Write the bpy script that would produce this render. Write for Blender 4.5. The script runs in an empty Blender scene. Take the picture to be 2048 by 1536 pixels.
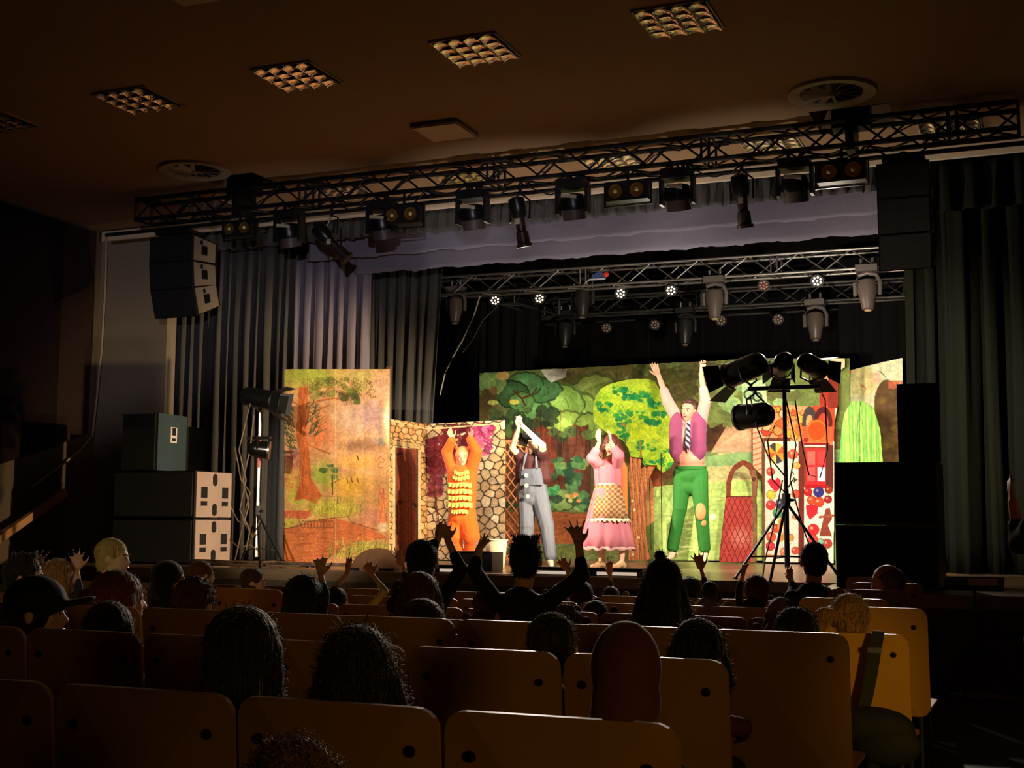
import bpy, bmesh, math, random
import numpy as np
from mathutils import Vector, Matrix
sc = bpy.context.scene
col = sc.collection
random.seed(7); RNG = np.random.default_rng(5)

# ------------------------------------------------------------------ camera
YAW, PITCH, ROLL, FPX, CZ = 22.7, 6.1, 0.3, 2575.0, 1.22
_y, _p, _r = map(math.radians, (YAW, PITCH, ROLL))
FW = Vector((-math.sin(_y)*math.cos(_p), math.cos(_y)*math.cos(_p), math.sin(_p)))
R0 = Vector((math.cos(_y), math.sin(_y), 0)); U0 = R0.cross(FW)
RT = R0*math.cos(_r)+U0*math.sin(_r); UP = U0*math.cos(_r)-R0*math.sin(_r)
EYE = Vector((0, 0, CZ))
cd = bpy.data.cameras.new('camera'); cam = bpy.data.objects.new('camera', cd); col.objects.link(cam)
cd.sensor_width = 36; cd.lens = 36*FPX/2048; cd.clip_start = .05; cd.clip_end = 200
M = Matrix((RT, UP, -FW)).transposed().to_4x4(); M.translation = EYE
cam.matrix_world = M
sc.camera = cam
def ray(u, v): return FW+RT*((u-1024)/FPX)-UP*((v-768)/FPX)
def P(u, v, Y):
    d = ray(u, v); return EYE+d*((Y-EYE.y)/d.y)
def PZ(u, v, Z):
    d = ray(u, v); return EYE+d*((Z-EYE.z)/d.z)
def PX(u, v, X):
    d = ray(u, v); return EYE+d*((X-EYE.x)/d.x)
def ppm(p): return FPX/((Vector(p)-EYE).dot(FW))

# ------------------------------------------------------------------ world, exposure, light
w = bpy.data.worlds.new('world'); sc.world = w; w.use_nodes = True
w.node_tree.nodes['Background'].inputs[0].default_value = (.010, .008, .007, 1)
w.node_tree.nodes['Background'].inputs[1].default_value = .25
vs = sc.view_settings
vs.view_transform = 'Standard'; vs.look = 'None'; vs.gamma = 1; vs.use_curve_mapping = False
vs.exposure = 0.0
def spot(name, loc, target, watts, color, angle, blend=.4, r=.06):
    l = bpy.data.lights.new(name, 'SPOT'); l.energy = watts; l.color = color
    l.spot_size = math.radians(angle); l.spot_blend = blend; l.shadow_soft_size = r
    o = bpy.data.objects.new(name, l); col.objects.link(o); o.location = loc
    o.rotation_euler = (Vector(target)-Vector(loc)).to_track_quat('-Z', 'Y').to_euler()
    return o
def area(name, loc, target, watts, color, sx, sy):
    l = bpy.data.lights.new(name, 'AREA'); l.energy = watts; l.color = color
    l.shape = 'RECTANGLE'; l.size = sx; l.size_y = sy
    o = bpy.data.objects.new(name, l); col.objects.link(o); o.location = loc
    o.rotation_euler = (Vector(target)-Vector(loc)).to_track_quat('-Z', 'Y').to_euler()
    return o
WARM = (1, .80, .56)
# the lamps on the two floor stands (each light sits in the mouth of its lamp)
def mouth(c, d, L): return Vector(c)+Vector(d).normalized()*(L/2+.03)
YS = 12.1; S1 = P(513, 1100, YS); S1.z = .7
DL1 = (1, .14, -.20)
L1 = mouth(S1+Vector((-.02, -.02, 1.87)), DL1, .40)
R1 = mouth(P(1492, 738, 11.85), (-1, .35, -.30), .42); R2 = mouth(P(1566, 728, 11.85), (-.35, 1, -.22), .30)
R3 = mouth(P(1622, 730, 11.85), (.30, 1, -.2), .32); R4 = mouth(P(1511, 831, 11.85), (-1, .45, -.05), .36)
spot('spot_light', L1, L1+Vector((1, .30, -.12)), 1500, (1, .84, .64), 60, .5, .05)
spot('spot_light', R1, R1+Vector((-1, .46, -.21)), 1500, (1, .72, .42), 54, .5, .05)
spot('spot_light', R2, R2+Vector((-.45, 1, -.16)), 640, (1, .90, .72), 96, .7, .05)
spot('spot_light', R3, R3+Vector((.12, 1, -.12)), 520, (1, .84, .66), 92, .7, .05)
spot('spot_light', R4, R4+Vector((-1, .36, -.10)), 560, (1, .76, .48), 56, .6, .05)
# profile spots on the front truss, aimed upstage
for u, tx, ww in ((662, -6.6, 400), (1040, -5.6, 700), (1484, -3.4, 560)):
    l0 = P(u, 505, 12.62); l0.z = 4.22
    spot('spot_light', l0, (tx, 16.4, 1.5), ww, (1, .90, .74), 52, .6, .06)
# footlight bars on the stage edge
for x, tx in ((-6.65, -8.4), (-5.0, -5.4), (-3.9, -2.6)): spot('footlight', (x, 11.84, .83), (tx, 14.2, 5.2), 400, (1, .90, .82), 58, 1.0, .10)
# unseen wash added low behind the camera, cut off by added flaps
WL = Vector((1.6, -3.5, 1.7))
spot('added_wash_light', WL, (-7.2, 14.3, 5.9), 2000, (.90, .84, 1), 41, .6, .006)
# LED lamps on the stage trusses shining back into the hall
for x, y, z in ((-7.0, 16.75, 4.22), (-4.6, 16.5, 4.25), (-2.45, 16.25, 4.25)): spot('led_light', (x, y, z), (x*.45, 4.5, .9), 850, (1, .84, .68), 44, .7, .07)
# unseen spot added behind the camera to brighten the left painted panel
spot('added_panel_spot', (-2.2, -6.2, 4.3), (-7.6, 13.0, 1.75), 9500, (1, .88, .72), 9.5, .6, .08)
# unseen spots added behind the camera to light chair backs and left rows
spot('added_rear_light', (2.6, -.9, 1.5), (-.85, 2.7, .55), 90, (1, .66, .12), 32, 1.0, .35)
spot('added_rear_light', (2.6, -.9, 1.5), (-.62, 5.1, .58), 330, (1, .66, .12), 9.5, .8, .2)
spot('added_rear_light', (-2.5, -5.0, 3.4), (-5.9, 6.2, 1.0), 480, (1, .86, .50), 15, 1.0, .2)

# ------------------------------------------------------------------ materials
MATS = {}
def lin(c):
    return tuple(((x/12.92) if x <= .04045 else ((x+.055)/1.055)**2.4) for x in c)
def srgb(r, g, b): return lin((r/255, g/255, b/255))
def mat(name, rgb=(128, 128, 128), rough=.6, metal=0, emit=None, estr=0, noise=0, nscale=8, bump=0, bscale=40, sheen=0, spec=.5, stretch=None, coat=0):
    if name in MATS: return MATS[name]
    m = bpy.data.materials.new(name); m.use_nodes = True; nt = m.node_tree; b = nt.nodes['Principled BSDF']
    c = srgb(*rgb)+(1,)
    b.inputs['Base Color'].default_value = c; b.inputs['Roughness'].default_value = rough
    b.inputs['Metallic'].default_value = metal; b.inputs['Specular IOR Level'].default_value = spec
    if coat: b.inputs['Coat Weight'].default_value = coat
    if sheen:
        b.inputs['Sheen Weight'].default_value = sheen; b.inputs['Sheen Roughness'].default_value = .4
    if emit: b.inputs['Emission Color'].default_value = srgb(*emit)+(1,); b.inputs['Emission Strength'].default_value = estr
    tc = nt.nodes.new('ShaderNodeTexCoord'); mp = nt.nodes.new('ShaderNodeMapping')
    nt.links.new(tc.outputs['Object'], mp.inputs['Vector'])
    if stretch: mp.inputs['Scale'].default_value = stretch
    n = nt.nodes.new('ShaderNodeTexNoise'); n.inputs['Scale'].default_value = nscale; n.inputs['Detail'].default_value = 5
    nt.links.new(mp.outputs[0], n.inputs['Vector'])
    mx = nt.nodes.new('ShaderNodeMix'); mx.data_type = 'RGBA'
    k = noise or .12
    mx.inputs[6].default_value = tuple(x*(1-k) for x in c[:3])+(1,); mx.inputs[7].default_value = tuple(min(1, x*(1+k)) for x in c[:3])+(1,)
    nt.links.new(n.outputs['Fac'], mx.inputs[0]); nt.links.new(mx.outputs[2], b.inputs['Base Color'])
    if bump:
        n2 = nt.nodes.new('ShaderNodeTexNoise'); n2.inputs['Scale'].default_value = bscale
        nt.links.new(mp.outputs[0], n2.inputs['Vector'])
        bp = nt.nodes.new('ShaderNodeBump'); bp.inputs['Strength'].default_value = bump; bp.inputs['Distance'].default_value = .02
        nt.links.new(n2.outputs['Fac'], bp.inputs['Height']); nt.links.new(bp.outputs[0], b.inputs['Normal'])
    MATS[name] = m; return m
def paint_mat():
    m = bpy.data.materials.new('painted_canvas'); m.use_nodes = True; nt = m.node_tree; b = nt.nodes['Principled BSDF']
    a = nt.nodes.new('ShaderNodeAttribute'); a.attribute_name = 'paint'
    n = nt.nodes.new('ShaderNodeTexNoise'); n.inputs['Scale'].default_value = 60; n.inputs['Detail'].default_value = 6
    tc = nt.nodes.new('ShaderNodeTexCoord'); nt.links.new(tc.outputs['Object'], n.inputs['Vector'])
    mr = nt.nodes.new('ShaderNodeMapRange'); mr.inputs[3].default_value = .86; mr.inputs[4].default_value = 1.12
    nt.links.new(n.outputs['Fac'], mr.inputs[0])
    vm = nt.nodes.new('ShaderNodeVectorMath'); vm.operation = 'SCALE'
    nt.links.new(a.outputs['Color'], vm.inputs[0]); nt.links.new(mr.outputs[0], vm.inputs['Scale'])
    nt.links.new(vm.outputs[0], b.inputs['Base Color']); b.inputs['Roughness'].default_value = .9; b.inputs['Specular IOR Level'].default_value = .2
    return m
PAINT = paint_mat()
BLACK = lambda: mat('black_paint', (22, 21, 21), .5, spec=.4)
BLACKM = lambda: mat('black_metal', (24, 23, 23), .32, .3)
CHROME = lambda: mat('bright_steel', (190, 188, 184), .28, 1)
ALU = lambda: mat('aluminium', (150, 146, 142), .42, .85)

# ------------------------------------------------------------------ mesh helpers
def wloc(o):
    v = Vector((0, 0, 0))
    while o: v += o.location; o = o.parent
    return v
def link(name, me, m, parent=None):
    o = bpy.data.objects.new(name, me); col.objects.link(o)
    if m is not None and not me.materials: me.materials.append(m)
    if parent:
        me.transform(Matrix.Translation(-wloc(parent))); o.parent = parent
    return o
class MB:
    def __init__(s): s.v = []; s.f = []
    def add(s, vs, fs):
        n = len(s.v); s.v += [tuple(x) for x in vs]; s.f += [tuple(i+n for i in f) for f in fs]; return s
    def box(s, c, d, rot=None):
        c = Vector(c); x, y, z = (k/2 for k in d)
        vs = [Vector((a*x, b*y, e*z)) for a in (-1, 1) for b in (-1, 1) for e in (-1, 1)]
        if rot is not None: vs = [rot@q for q in vs]
        return s.add([c+q for q in vs], [(0, 1, 3, 2), (4, 6, 7, 5), (0, 4, 5, 1), (2, 3, 7, 6), (0, 2, 6, 4), (1, 5, 7, 3)])
    def frame(s, d):
        d = Vector(d).normalized(); a = Vector((0, 0, 1)) if abs(d.z) < .9 else Vector((1, 0, 0))
        x = d.cross(a).normalized(); return x, d.cross(x)
    def rings(s, rs, n=10, cap=True):
        # rs: list of (centre, xvec, yvec) rings
        vs = []; fs = []
        for c, x, y in rs:
            for i in range(n):
                t = 2*math.pi*i/n; vs.append(Vector(c)+x*math.cos(t)+y*math.sin(t))
        for k in range(len(rs)-1):
            for i in range(n):
                j = (i+1) % n; fs.append((k*n+i, k*n+j, (k+1)*n+j, (k+1)*n+i))
        if cap: fs.append(tuple(range(n))[::-1]); fs.append(tuple((len(rs)-1)*n+i for i in range(n)))
        return s.add(vs, fs)
    def tube(s, a, b, r, r2=None, n=8):
        a = Vector(a); b = Vector(b); x, y = s.frame(b-a); r2 = r if r2 is None else r2
        return s.rings([(a, x*r, y*r), (b, x*r2, y*r2)], n)
    def path(s, pts, r, n=6):
        pts = [Vector(p) for p in pts]; rs = []
        for i, p in enumerate(pts):
            d = pts[min(i+1, len(pts)-1)]-pts[max(i-1, 0)]
            x, y = s.frame(d); rs.append((p, x*r, y*r))
        return s.rings(rs, n)
    def lathe(s, c, axis, prof, n=20):
        # prof: (distance along the axis, radius)
        c = Vector(c); ax = Vector(axis).normalized(); x, y = s.frame(ax)
        return s.rings([(c+ax*h, x*max(r, .0005), y*max(r, .0005)) for h, r in prof], n)
    def ell(s, c, r, rot=None, n=14, m=9):
        rs = []; c = Vector(c); rot = rot or Matrix.Identity(3)
        for k in range(m+1):
            t = math.pi*k/m; q = max(math.sin(t), .02)
            rs.append((c+rot@Vector((0, 0, -r[2]*math.cos(t))), rot@Vector((r[0]*q, 0, 0)), rot@Vector((0, r[1]*q, 0))))
        return s.rings(rs, n)
    def cone(s, a, b, ra, rb, n=10):
        # sphere-swept limb
        a = Vector(a); b = Vector(b); d = (b-a)
        if d.length < 1e-5: d = Vector((0, 0, 1e-4))
        x, y = s.frame(d); d.normalize(); rs = []
        for t in (-85, -50, -20): t = math.radians(t); rs.append((a+d*ra*math.sin(t), x*ra*math.cos(t), y*ra*math.cos(t)))
        for t in (20, 50, 85): t = math.radians(t); rs.append((b+d*rb*math.sin(t), x*rb*math.cos(t), y*rb*math.cos(t)))
        return s.rings(rs, n)
    def prism(s, pts, off):
        # pts: closed outline (3-D), off: extrusion vector
        pts = [Vector(p) for p in pts]; off = Vector(off); n = len(pts)
        return s.add(pts+[p+off for p in pts], [tuple(range(n))[::-1], tuple(range(n, 2*n))]+[(i, (i+1) % n, n+(i+1) % n, n+i) for i in range(n)])
    def mesh(s, name, smooth=True):
        me = bpy.data.meshes.new(name); me.from_pydata([tuple(v) for v in s.v], [], s.f)
        bm = bmesh.new(); bm.from_mesh(me); bmesh.ops.recalc_face_normals(bm, faces=bm.faces); bm.to_mesh(me); bm.free()
        if smooth:
            me.shade_smooth(); me.set_sharp_from_angle(angle=math.radians(38))
        return me
    def build(s, name, m, parent=None, smooth=True): return link(name, s.mesh(name, smooth), m, parent)
    def blob(s, name, m, parent=None, voxel=.012, it=3, strands=0, slen=.03, sw=.0016, droop=.6):
        me = s.mesh('tmp'); o = bpy.data.objects.new('tmp', me); col.objects.link(o)
        md = o.modifiers.new('r', 'REMESH'); md.mode = 'VOXEL'; md.voxel_size = voxel
        if it: sm = o.modifiers.new('s', 'SMOOTH'); sm.factor = .5; sm.iterations = it
        bpy.context.view_layer.update()
        dg = bpy.context.evaluated_depsgraph_get()
        me2 = bpy.data.meshes.new_from_object(o.evaluated_get(dg)); me2.name = name
        bpy.data.objects.remove(o); bpy.data.meshes.remove(me)
        me2.materials.clear()
        if strands: me2 = add_strands(me2, strands, slen, sw, droop)
        me2.shade_smooth()
        return link(name, me2, m, parent)
def add_strands(me, n, slen, sw, droop):
    nv = len(me.vertices); co = np.empty(nv*3); me.vertices.foreach_get('co', co); co = co.reshape(-1, 3)
    no = np.empty(nv*3); me.vertices.foreach_get('normal', no); no = no.reshape(-1, 3)
    fs = [tuple(p.vertices) for p in me.polygons]
    vs = co.tolist(); idx = RNG.integers(0, nv, n)
    for i in idx:
        p = Vector(co[i]); nn = Vector(no[i]); r = Vector(RNG.normal(size=3))
        d = (nn*.30+r*.34+Vector((0, 0, -droop*random.random()))).normalized(); L = slen*random.uniform(.4, 1.3)
        side = d.cross(nn+r*.3).normalized()*sw; k = len(vs)
        q = p+d*L*.5+nn*.003; e = p+(d+Vector((0, 0, -droop*.4))).normalized()*L
        b = p-nn*.004
        vs += [tuple(b-side), tuple(b+side), tuple(q-side*.8), tuple(q+side*.8), tuple(e)]
        fs += [(k, k+1, k+3, k+2), (k+2, k+3, k+4)]
    m2 = bpy.data.meshes.new(me.name); m2.from_pydata(vs, [], fs); return m2
def tag(o, label=None, cat=None, group=None, kind=None):
    if label: o['label'] = label
    if cat: o['category'] = cat
    if group: o['group'] = group
    if kind: o['kind'] = kind
    return o
def thing(name, label, cat, loc=(0, 0, 0), group=None):
    o = bpy.data.objects.new(name, None); col.objects.link(o); o.location = loc; o.empty_display_size = .1
    return tag(o, label, cat, group)
def copy_tree(o, parent=None):
    c = o.copy(); col.objects.link(c); c.parent = parent
    for ch in [x for x in KIDS.get(o.name, [])]: copy_tree(ch, c)
    return c
KIDS = {}
def remember(root):
    KIDS.clear()
    for o in bpy.data.objects:
        if o.parent: KIDS.setdefault(o.parent.name, []).append(o)

# ------------------------------------------------------------------ the setting
CEIL = 5.2; STG = .7; XL = -12.05; XR = 6.0
def struct(name, mb, m): return tag(mb.build(name, m, smooth=False), kind='structure')
floor_m = mat('hall_floor', (62, 40, 26), .45, noise=.35, nscale=3)
struct('floor', MB().box(((XL+XR)/2, 2.05, -.1), (XR-XL, 20.1, .2)), floor_m)
ceil_m = mat('ceiling_paint', (146, 114, 80), .9, noise=.10, nscale=.7)
# ceiling with the two dark hoist openings
def ceiling():
    mb = MB(); holes = [(-9.15, -8.35, 12.2, 12.9), (-2.05, -1.3, 12.35, 13.0)]
    xs = sorted({XL, XR}|{h[0] for h in holes}|{h[1] for h in holes}); ys = sorted({-8.0, 14.05}|{h[2] for h in holes}|{h[3] for h in holes})
    for i in range(len(xs)-1):
        for j in range(len(ys)-1):
            cx = (xs[i]+xs[i+1])/2; cy = (ys[j]+ys[j+1])/2
            if any(h[0] < cx < h[1] and h[2] < cy < h[3] for h in holes): continue
            mb.box((cx, cy, CEIL+.1), (xs[i+1]-xs[i], ys[j+1]-ys[j], .2))
    struct('ceiling', mb, ceil_m)
    mb = MB()
    for h in holes: mb.box(((h[0]+h[1])/2, (h[2]+h[3])/2, CEIL+.32), (h[1]-h[0]+.1, h[3]-h[2]+.1, .2))
    struct('ceiling_recess', mb, mat('recess_black', (14, 12, 11), .9))
ceiling()
wall_m = mat('left_wall_paint', (84, 72, 56), .9, noise=.12, nscale=1.2, spec=.06)
white_m = mat('proscenium_paint', (128, 116, 98), .85, noise=.10, nscale=2)
struct('wall_left', MB().box((XL-.1, 3.1, 2.5), (.2, 22.2, 5.8)), wall_m)
struct('wall_right', MB().box((XR+.1, 3.1, 2.5), (.2, 22.2, 5.8)), wall_m)
struct('wall_back', MB().box(((XL+XR)/2, -8.1, 2.5), (XR-XL+.4, .2, 5.8)), wall_m)
mb = MB()
mb.box(((XL-10.9)/2, 14.12, 2.6), (-10.9-XL, .2, 5.6)); mb.box(((XR+2.2)/2, 14.12, 2.6), (XR-2.2, .2, 5.6))
mb.box(((XL+XR)/2, 14.12, 5.75), (XR-XL, .2, 1.1))
struct('wall_front', mb, white_m)
# dark slabs high on the left wall, lower edges sloping up towards the stage
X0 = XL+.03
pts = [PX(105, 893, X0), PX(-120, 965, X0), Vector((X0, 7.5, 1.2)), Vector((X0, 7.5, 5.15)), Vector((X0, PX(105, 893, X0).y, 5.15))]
slab_m = mat('dark_wall_slab', (26, 17, 17), .85, noise=.15, spec=.06)
struct('trim_1', MB().prism(pts, (.05, 0, 0)), slab_m)
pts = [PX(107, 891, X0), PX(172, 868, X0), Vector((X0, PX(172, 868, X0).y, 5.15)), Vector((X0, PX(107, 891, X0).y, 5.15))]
struct('trim_2', MB().prism(pts, (.03, 0, 0)), mat('brown_wall_slab', (42, 30, 23), .85, noise=.15, spec=.1))
# stage: platform, apron on the right, side stair wall
stage_m = mat('stage_boards', (132, 106, 80), .28, noise=.25, nscale=6, stretch=(1, 12, 1))
mb = MB(); mb.box((-6.9, 17.0, STG-.05), (10.3, 10.8, .1)); mb.box((2.1, 15.0, STG-.05), (7.7, 9.8+5, .1)) if False else mb.box((2.1, 16.25, STG-.05), (7.7, 12.3, .1))
struct('floor_stage', mb, stage_m)
mb = MB(); mb.box((-6.9, 11.65, .325), (10.3, .08, .65)); mb.box((2.1, 10.15, .325), (7.7, .08, .65)); mb.box((-1.73, 10.9, .325), (.06, 1.5, .65))
struct('wall_stage', mb, mat('stage_front', (88, 72, 50), .7, noise=.2, nscale=4))
# stage house
blk = mat('stage_black', (14, 12, 12), .95, spec=.06)
mb = MB(); mb.box((-4.4, 22.4, 3.4), (16, .1, 7)); mb.box((-12.0, 18.2, 3.4), (.1, 8, 7)); mb.box((3.6, 18.2, 3.4), (.1, 8, 7)); mb.box((-4.4, 18.2, 6.9), (16, 8.4, .1))
struct('wall_stage_house', mb, blk)
# pale rail under the ceiling edge
struct('trim_3', MB().box((-5.2, 13.98, 5.11), (13.6, .06, .13)), mat('pale_rail', (214, 196, 170), .6))

# lamp body added around the unseen wash, with flaps that shape its beam
def added_wash_lamp():
    d = (Vector((-5.6, 14.3, 5.6))-WL).normalized(); t = thing('added_wash_stand', 'added black wash lamp on a stand behind the seats, out of view', 'stage lamp', (WL.x, WL.y, 0))
    MB().lathe(WL-d*.36, d, [(0, .03), (.02, .13), (.30, .15), (.30, .13), (.04, .11)], 20).build('can', BLACK(), t)
    MB().tube((WL.x, WL.y, 0), WL-d*.2-Vector((0, 0, .1)), .02).build('pole', BLACK(), t)
    A = P(560, 712, 14.75); B = P(740, 632, 14.75); C_ = P(1760, 420, 14.75)
    a = WL+(A-WL).normalized()*.30; e = (B-WL).normalized()*.30+WL; g = (e-a).normalized()
    a2 = a-g*.5; e2 = a+g*.9
    MB().prism([a2, e2, e2-Vector((0, 0, .45)), a2-Vector((0, 0, .45))], d*.004).build('barn_door', BLACK(), t, False)  # added flap, cuts the wash off below
    a = (Vector((-14, 13.4, 5.2))-WL).normalized()*.32+WL; e = (Vector((3, 13.4, 5.2))-WL).normalized()*.32+WL
    MB().prism([a, e, e+Vector((0, 0, .45)), a+Vector((0, 0, .45))], d*.004).build('barn_door', BLACK(), t, False)  # added flap, keeps the wash off the ceiling
added_wash_lamp()
# ---- curtains
def pleats(name, x0, x1, z0, z1, Y, pitch, amp, m, label, taper=None, hem=0, seed=1, nz=14, group=None, slant=0):
    rr = np.random.default_rng(seed); n = int((x1-x0)/pitch*9)+2
    t = np.linspace(0, 1, n); k = (x1-x0)/pitch
    ph = np.cumsum(rr.uniform(.55, 1.45, n)); ph = ph/ph[-1]*k*2*math.pi
    am = np.interp(np.linspace(0, 1, n), np.linspace(0, 1, 40), rr.uniform(.5, 1.3, 40))*amp
    mb = MB(); vs = []
    for j in range(nz+1):
        s = j/nz; z = z1+(z0-z1)*s
        for i in range(n):
            xa = x0+(x1-x0)*t[i]
            if taper: xa = xa*(1-s)+(taper[0]+(taper[1]-taper[0])*t[i])*s
            y = Y+am[i]*(math.sin(ph[i])+.35*math.sin(2.3*ph[i]+s*1.4))*(.45+.55*min(1, s*3))
            zz = z+(hem*math.sin(ph[i]*.5) if j == nz else 0)
            vs.append((xa+.02*math.sin(ph[i]*1.7+s*3), y, zz))
    fs = [(j*n+i, j*n+i+1, (j+1)*n+i+1, (j+1)*n+i) for j in range(nz) for i in range(n-1)]
    mb.add(vs, fs); me = bpy.data.meshes.new(name); me.from_pydata(vs, [], fs); me.shade_smooth()
    o = link(name, me, m); so = o.modifiers.new('cloth', 'SOLIDIFY'); so.thickness = .006
    return tag(o, label, 'curtain', group)
velv = mat('charcoal_velvet', (76, 74, 71), .85, noise=.2, nscale=30, sheen=.1, spec=.06)
velv2 = mat('grey_violet_cloth', (128, 122, 136), .85, noise=.08, nscale=20, sheen=.2, spec=.06)
velg = mat('green_black_velvet', (17, 18, 11), .85, noise=.2, nscale=30, sheen=0, spec=.06)
blkv = mat('black_velvet', (26, 24, 24), .9, noise=.2, sheen=.1, spec=.06)
pleats('side_curtain', -11.25, -9.05, STG+.01, 4.92, 14.30, .15, .055, velv, 'tall charcoal pleated curtain at the left edge of the stage opening', seed=3)
pleats('valance', -10.95, -1.45, 4.80, 5.10, 14.10, .15, .045, velv, 'short pleated grey valance hanging from the rail along the top of the stage opening', hem=.012, seed=4, nz=6)
pleats('valance', -1.30, 3.4, 4.50, 5.04, 14.05, .24, .05, velg, 'short dark green-black valance above the curtain on the right', hem=.01, seed=5, nz=6)
pleats('side_curtain', -1.42, -.85, STG+.01, 4.92, 14.45, .17, .05, velg, 'narrow dark olive curtain at the right edge of the stage opening', seed=6)
pleats('side_curtain', -.95, 3.4, STG+.01, 4.92, 14.25, .27, .07, velg, 'wide very dark green-black curtain at the right side of the hall front', seed=7)
pleats('leg_curtain', -9.45, -8.22, STG+.01, 4.80, 14.75, .17, .045, velv2, 'grey violet leg curtain lit at its top, just left above the forest panel', seed=8)
pleats('leg_curtain', -9.3, -7.75, STG+.01, 4.75, 16.0, .16, .04, velv, 'darker leg curtain behind the grey violet one', seed=9, taper=(-9.1, -7.95))
pleats('leg_curtain', -8.0, -6.9, STG+.01, 4.9, 17.6, .2, .05, blkv, 'dim black leg curtain above the painted stone wall', seed=10)
pleats('backcloth_curtain', -11, 3.2, STG+.01, 6.4, 21.5, .4, .08, blkv, 'black curtain closing the back of the stage', seed=11)
pleats('leg_curtain', -2.9, -.2, STG+.01, 5.2, 19.6, .4, .07, blkv, 'black leg curtain at the right behind the stage trusses', seed=12)
def border(x0, x1, z0, z1, Y, label, seed):
    rr = np.random.default_rng(seed); n = 120; vs = []
    for j in range(9):
        s = j/8
        for i in range(n+1):
            x = x0+(x1-x0)*i/n; vs.append((x, Y+.012*math.sin(x*5+s*2)+.008*rr.normal()*.3, z1+(z0-z1)*s+(.01*math.sin(x*9+seed)+.006*rr.normal() if j == 8 else 0)))
    fs = [(j*(n+1)+i, j*(n+1)+i+1, (j+1)*(n+1)+i+1, (j+1)*(n+1)+i) for j in range(8) for i in range(n)]
    me = bpy.data.meshes.new('border'); me.from_pydata(vs, [], fs); me.shade_smooth()
    o = link('border_cloth', me, velv2); so = o.modifiers.new('cloth', 'SOLIDIFY'); so.thickness = .008
    tag(o, label, 'border cloth')
border(-9.0, -1.2, 4.63, 4.98, 14.45, 'upper flat grey border cloth right behind the valance', 2)
border(-8.42, -1.2, 4.46, 4.95, 14.70, 'lower flat grey border cloth hanging behind the upper one', 3)

# ---- ceiling lights, plates, diffusers
refl = mat('louvre_mirror', (240, 224, 206), .10, 1, bump=.35, bscale=40)
blade_m = mat('louvre_blade', (205, 190, 168), .3, .9)
whitef = mat('white_frame', (170, 156, 136), .5)
def ceiling_light(x, y, label):
    t = thing('ceiling_light', label, 'ceiling light', (x, y, CEIL), 'recessed louvre ceiling lights')
    S = .59; mb = MB()
    for a in (-1, 1):
        mb.box((x+a*S/2, y, CEIL-.006), (.016, S+.016, .020)); mb.box((x, y+a*S/2, CEIL-.006), (S+.016, .016, .020))
    mb.build('frame', whitef, t, False)
    # four parabolic troughs of mirror sheet
    n = 4; cw = (S-.024)/n; seg = 6; vs = []; fs = []
    for cx in range(n):
        for cy in range(n):
            base = len(vs); ox = x-S/2+.012+cx*cw; oy = y-S/2+.012+cy*cw
            for j in range(seg+1):
                for i in range(seg+1):
                    a, b = i/seg*2-1, j/seg*2-1; vs.append((ox+cw*i/seg, oy+cw*j/seg, CEIL-.002-.027*a*a-.014*b*b))
            for j in range(seg):
                for i in range(seg): a0 = base+j*(seg+1)+i; fs.append((a0, a0+1, a0+seg+2, a0+seg+1))
    me = bpy.data.meshes.new('reflector'); me.from_pydata(vs, [], fs); me.shade_smooth(); link('reflector', me, refl, t)
    for k in range(1, n):
        MB().box((x-S/2+k*S/n, y, CEIL-.014), (.008, S-.02, .022)).build('louvre', mat('louvre_bar', (40, 34, 28), .4, .5), t, False)
    for j in range(1, 4):
        yy = y-S/2+j*S/4
        MB().box((x, yy, CEIL-.020), (S-.02, .004, .026), Matrix.Rotation(.35, 3, 'X')).build('cross_blade', blade_m, t, False)
names = ['far left', 'second from the left', 'third from the left', 'fourth from the left', 'fifth, nearest the right']
for k in range(5):
    x = [-9.65, -7.88, -6.12, -4.36, -2.6][k]
    ceiling_light(x, 9.6, 'glinting square louvre ceiling light, %s of the front row' % ['cut by the left picture edge', 'leftmost whole one', 'second whole one', 'third whole one', 'rightmost and brightest'][k])
ceiling_light(-.80, 9.05, 'square louvre ceiling light barely in view at the top right corner')
for k, u, v in ((0, 425, 411), (1, 690, 384), (2, 935, 357), (3, 1232, 326), (4, 1545, 290), (5, 1900, 255)):
    q = PZ(u, v, CEIL)
    ceiling_light(q.x, min(q.y, 13.35), 'square louvre ceiling light seen through the front truss, %s' % ['above the hanging loudspeakers on the left', 'second from the left', 'third from the left', 'fourth, above the middle twin blinder', 'fifth, above the rightmost profile spot', 'dimmest, near the right end'][k])
def plate(x, y, s, label):
    t = thing('ceiling_plate', label, 'ceiling panel', (x, y, CEIL))
    MB().box((x, y, CEIL-.02), (s, s, .04)).build('frame', mat('plate_frame', (120, 98, 74), .6), t, False)
    MB().box((x, y, CEIL-.045), (s-.04, s-.04, .012)).build('panel', mat('plate_paint', (200, 176, 150), .6), t, False)
plate(-5.57, 11.5, .52, 'pale square panel on the ceiling just before the truss')
plate(-5.75, 7.55, .6, 'dark square panel cut by the top edge of the picture, above the second light')
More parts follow.
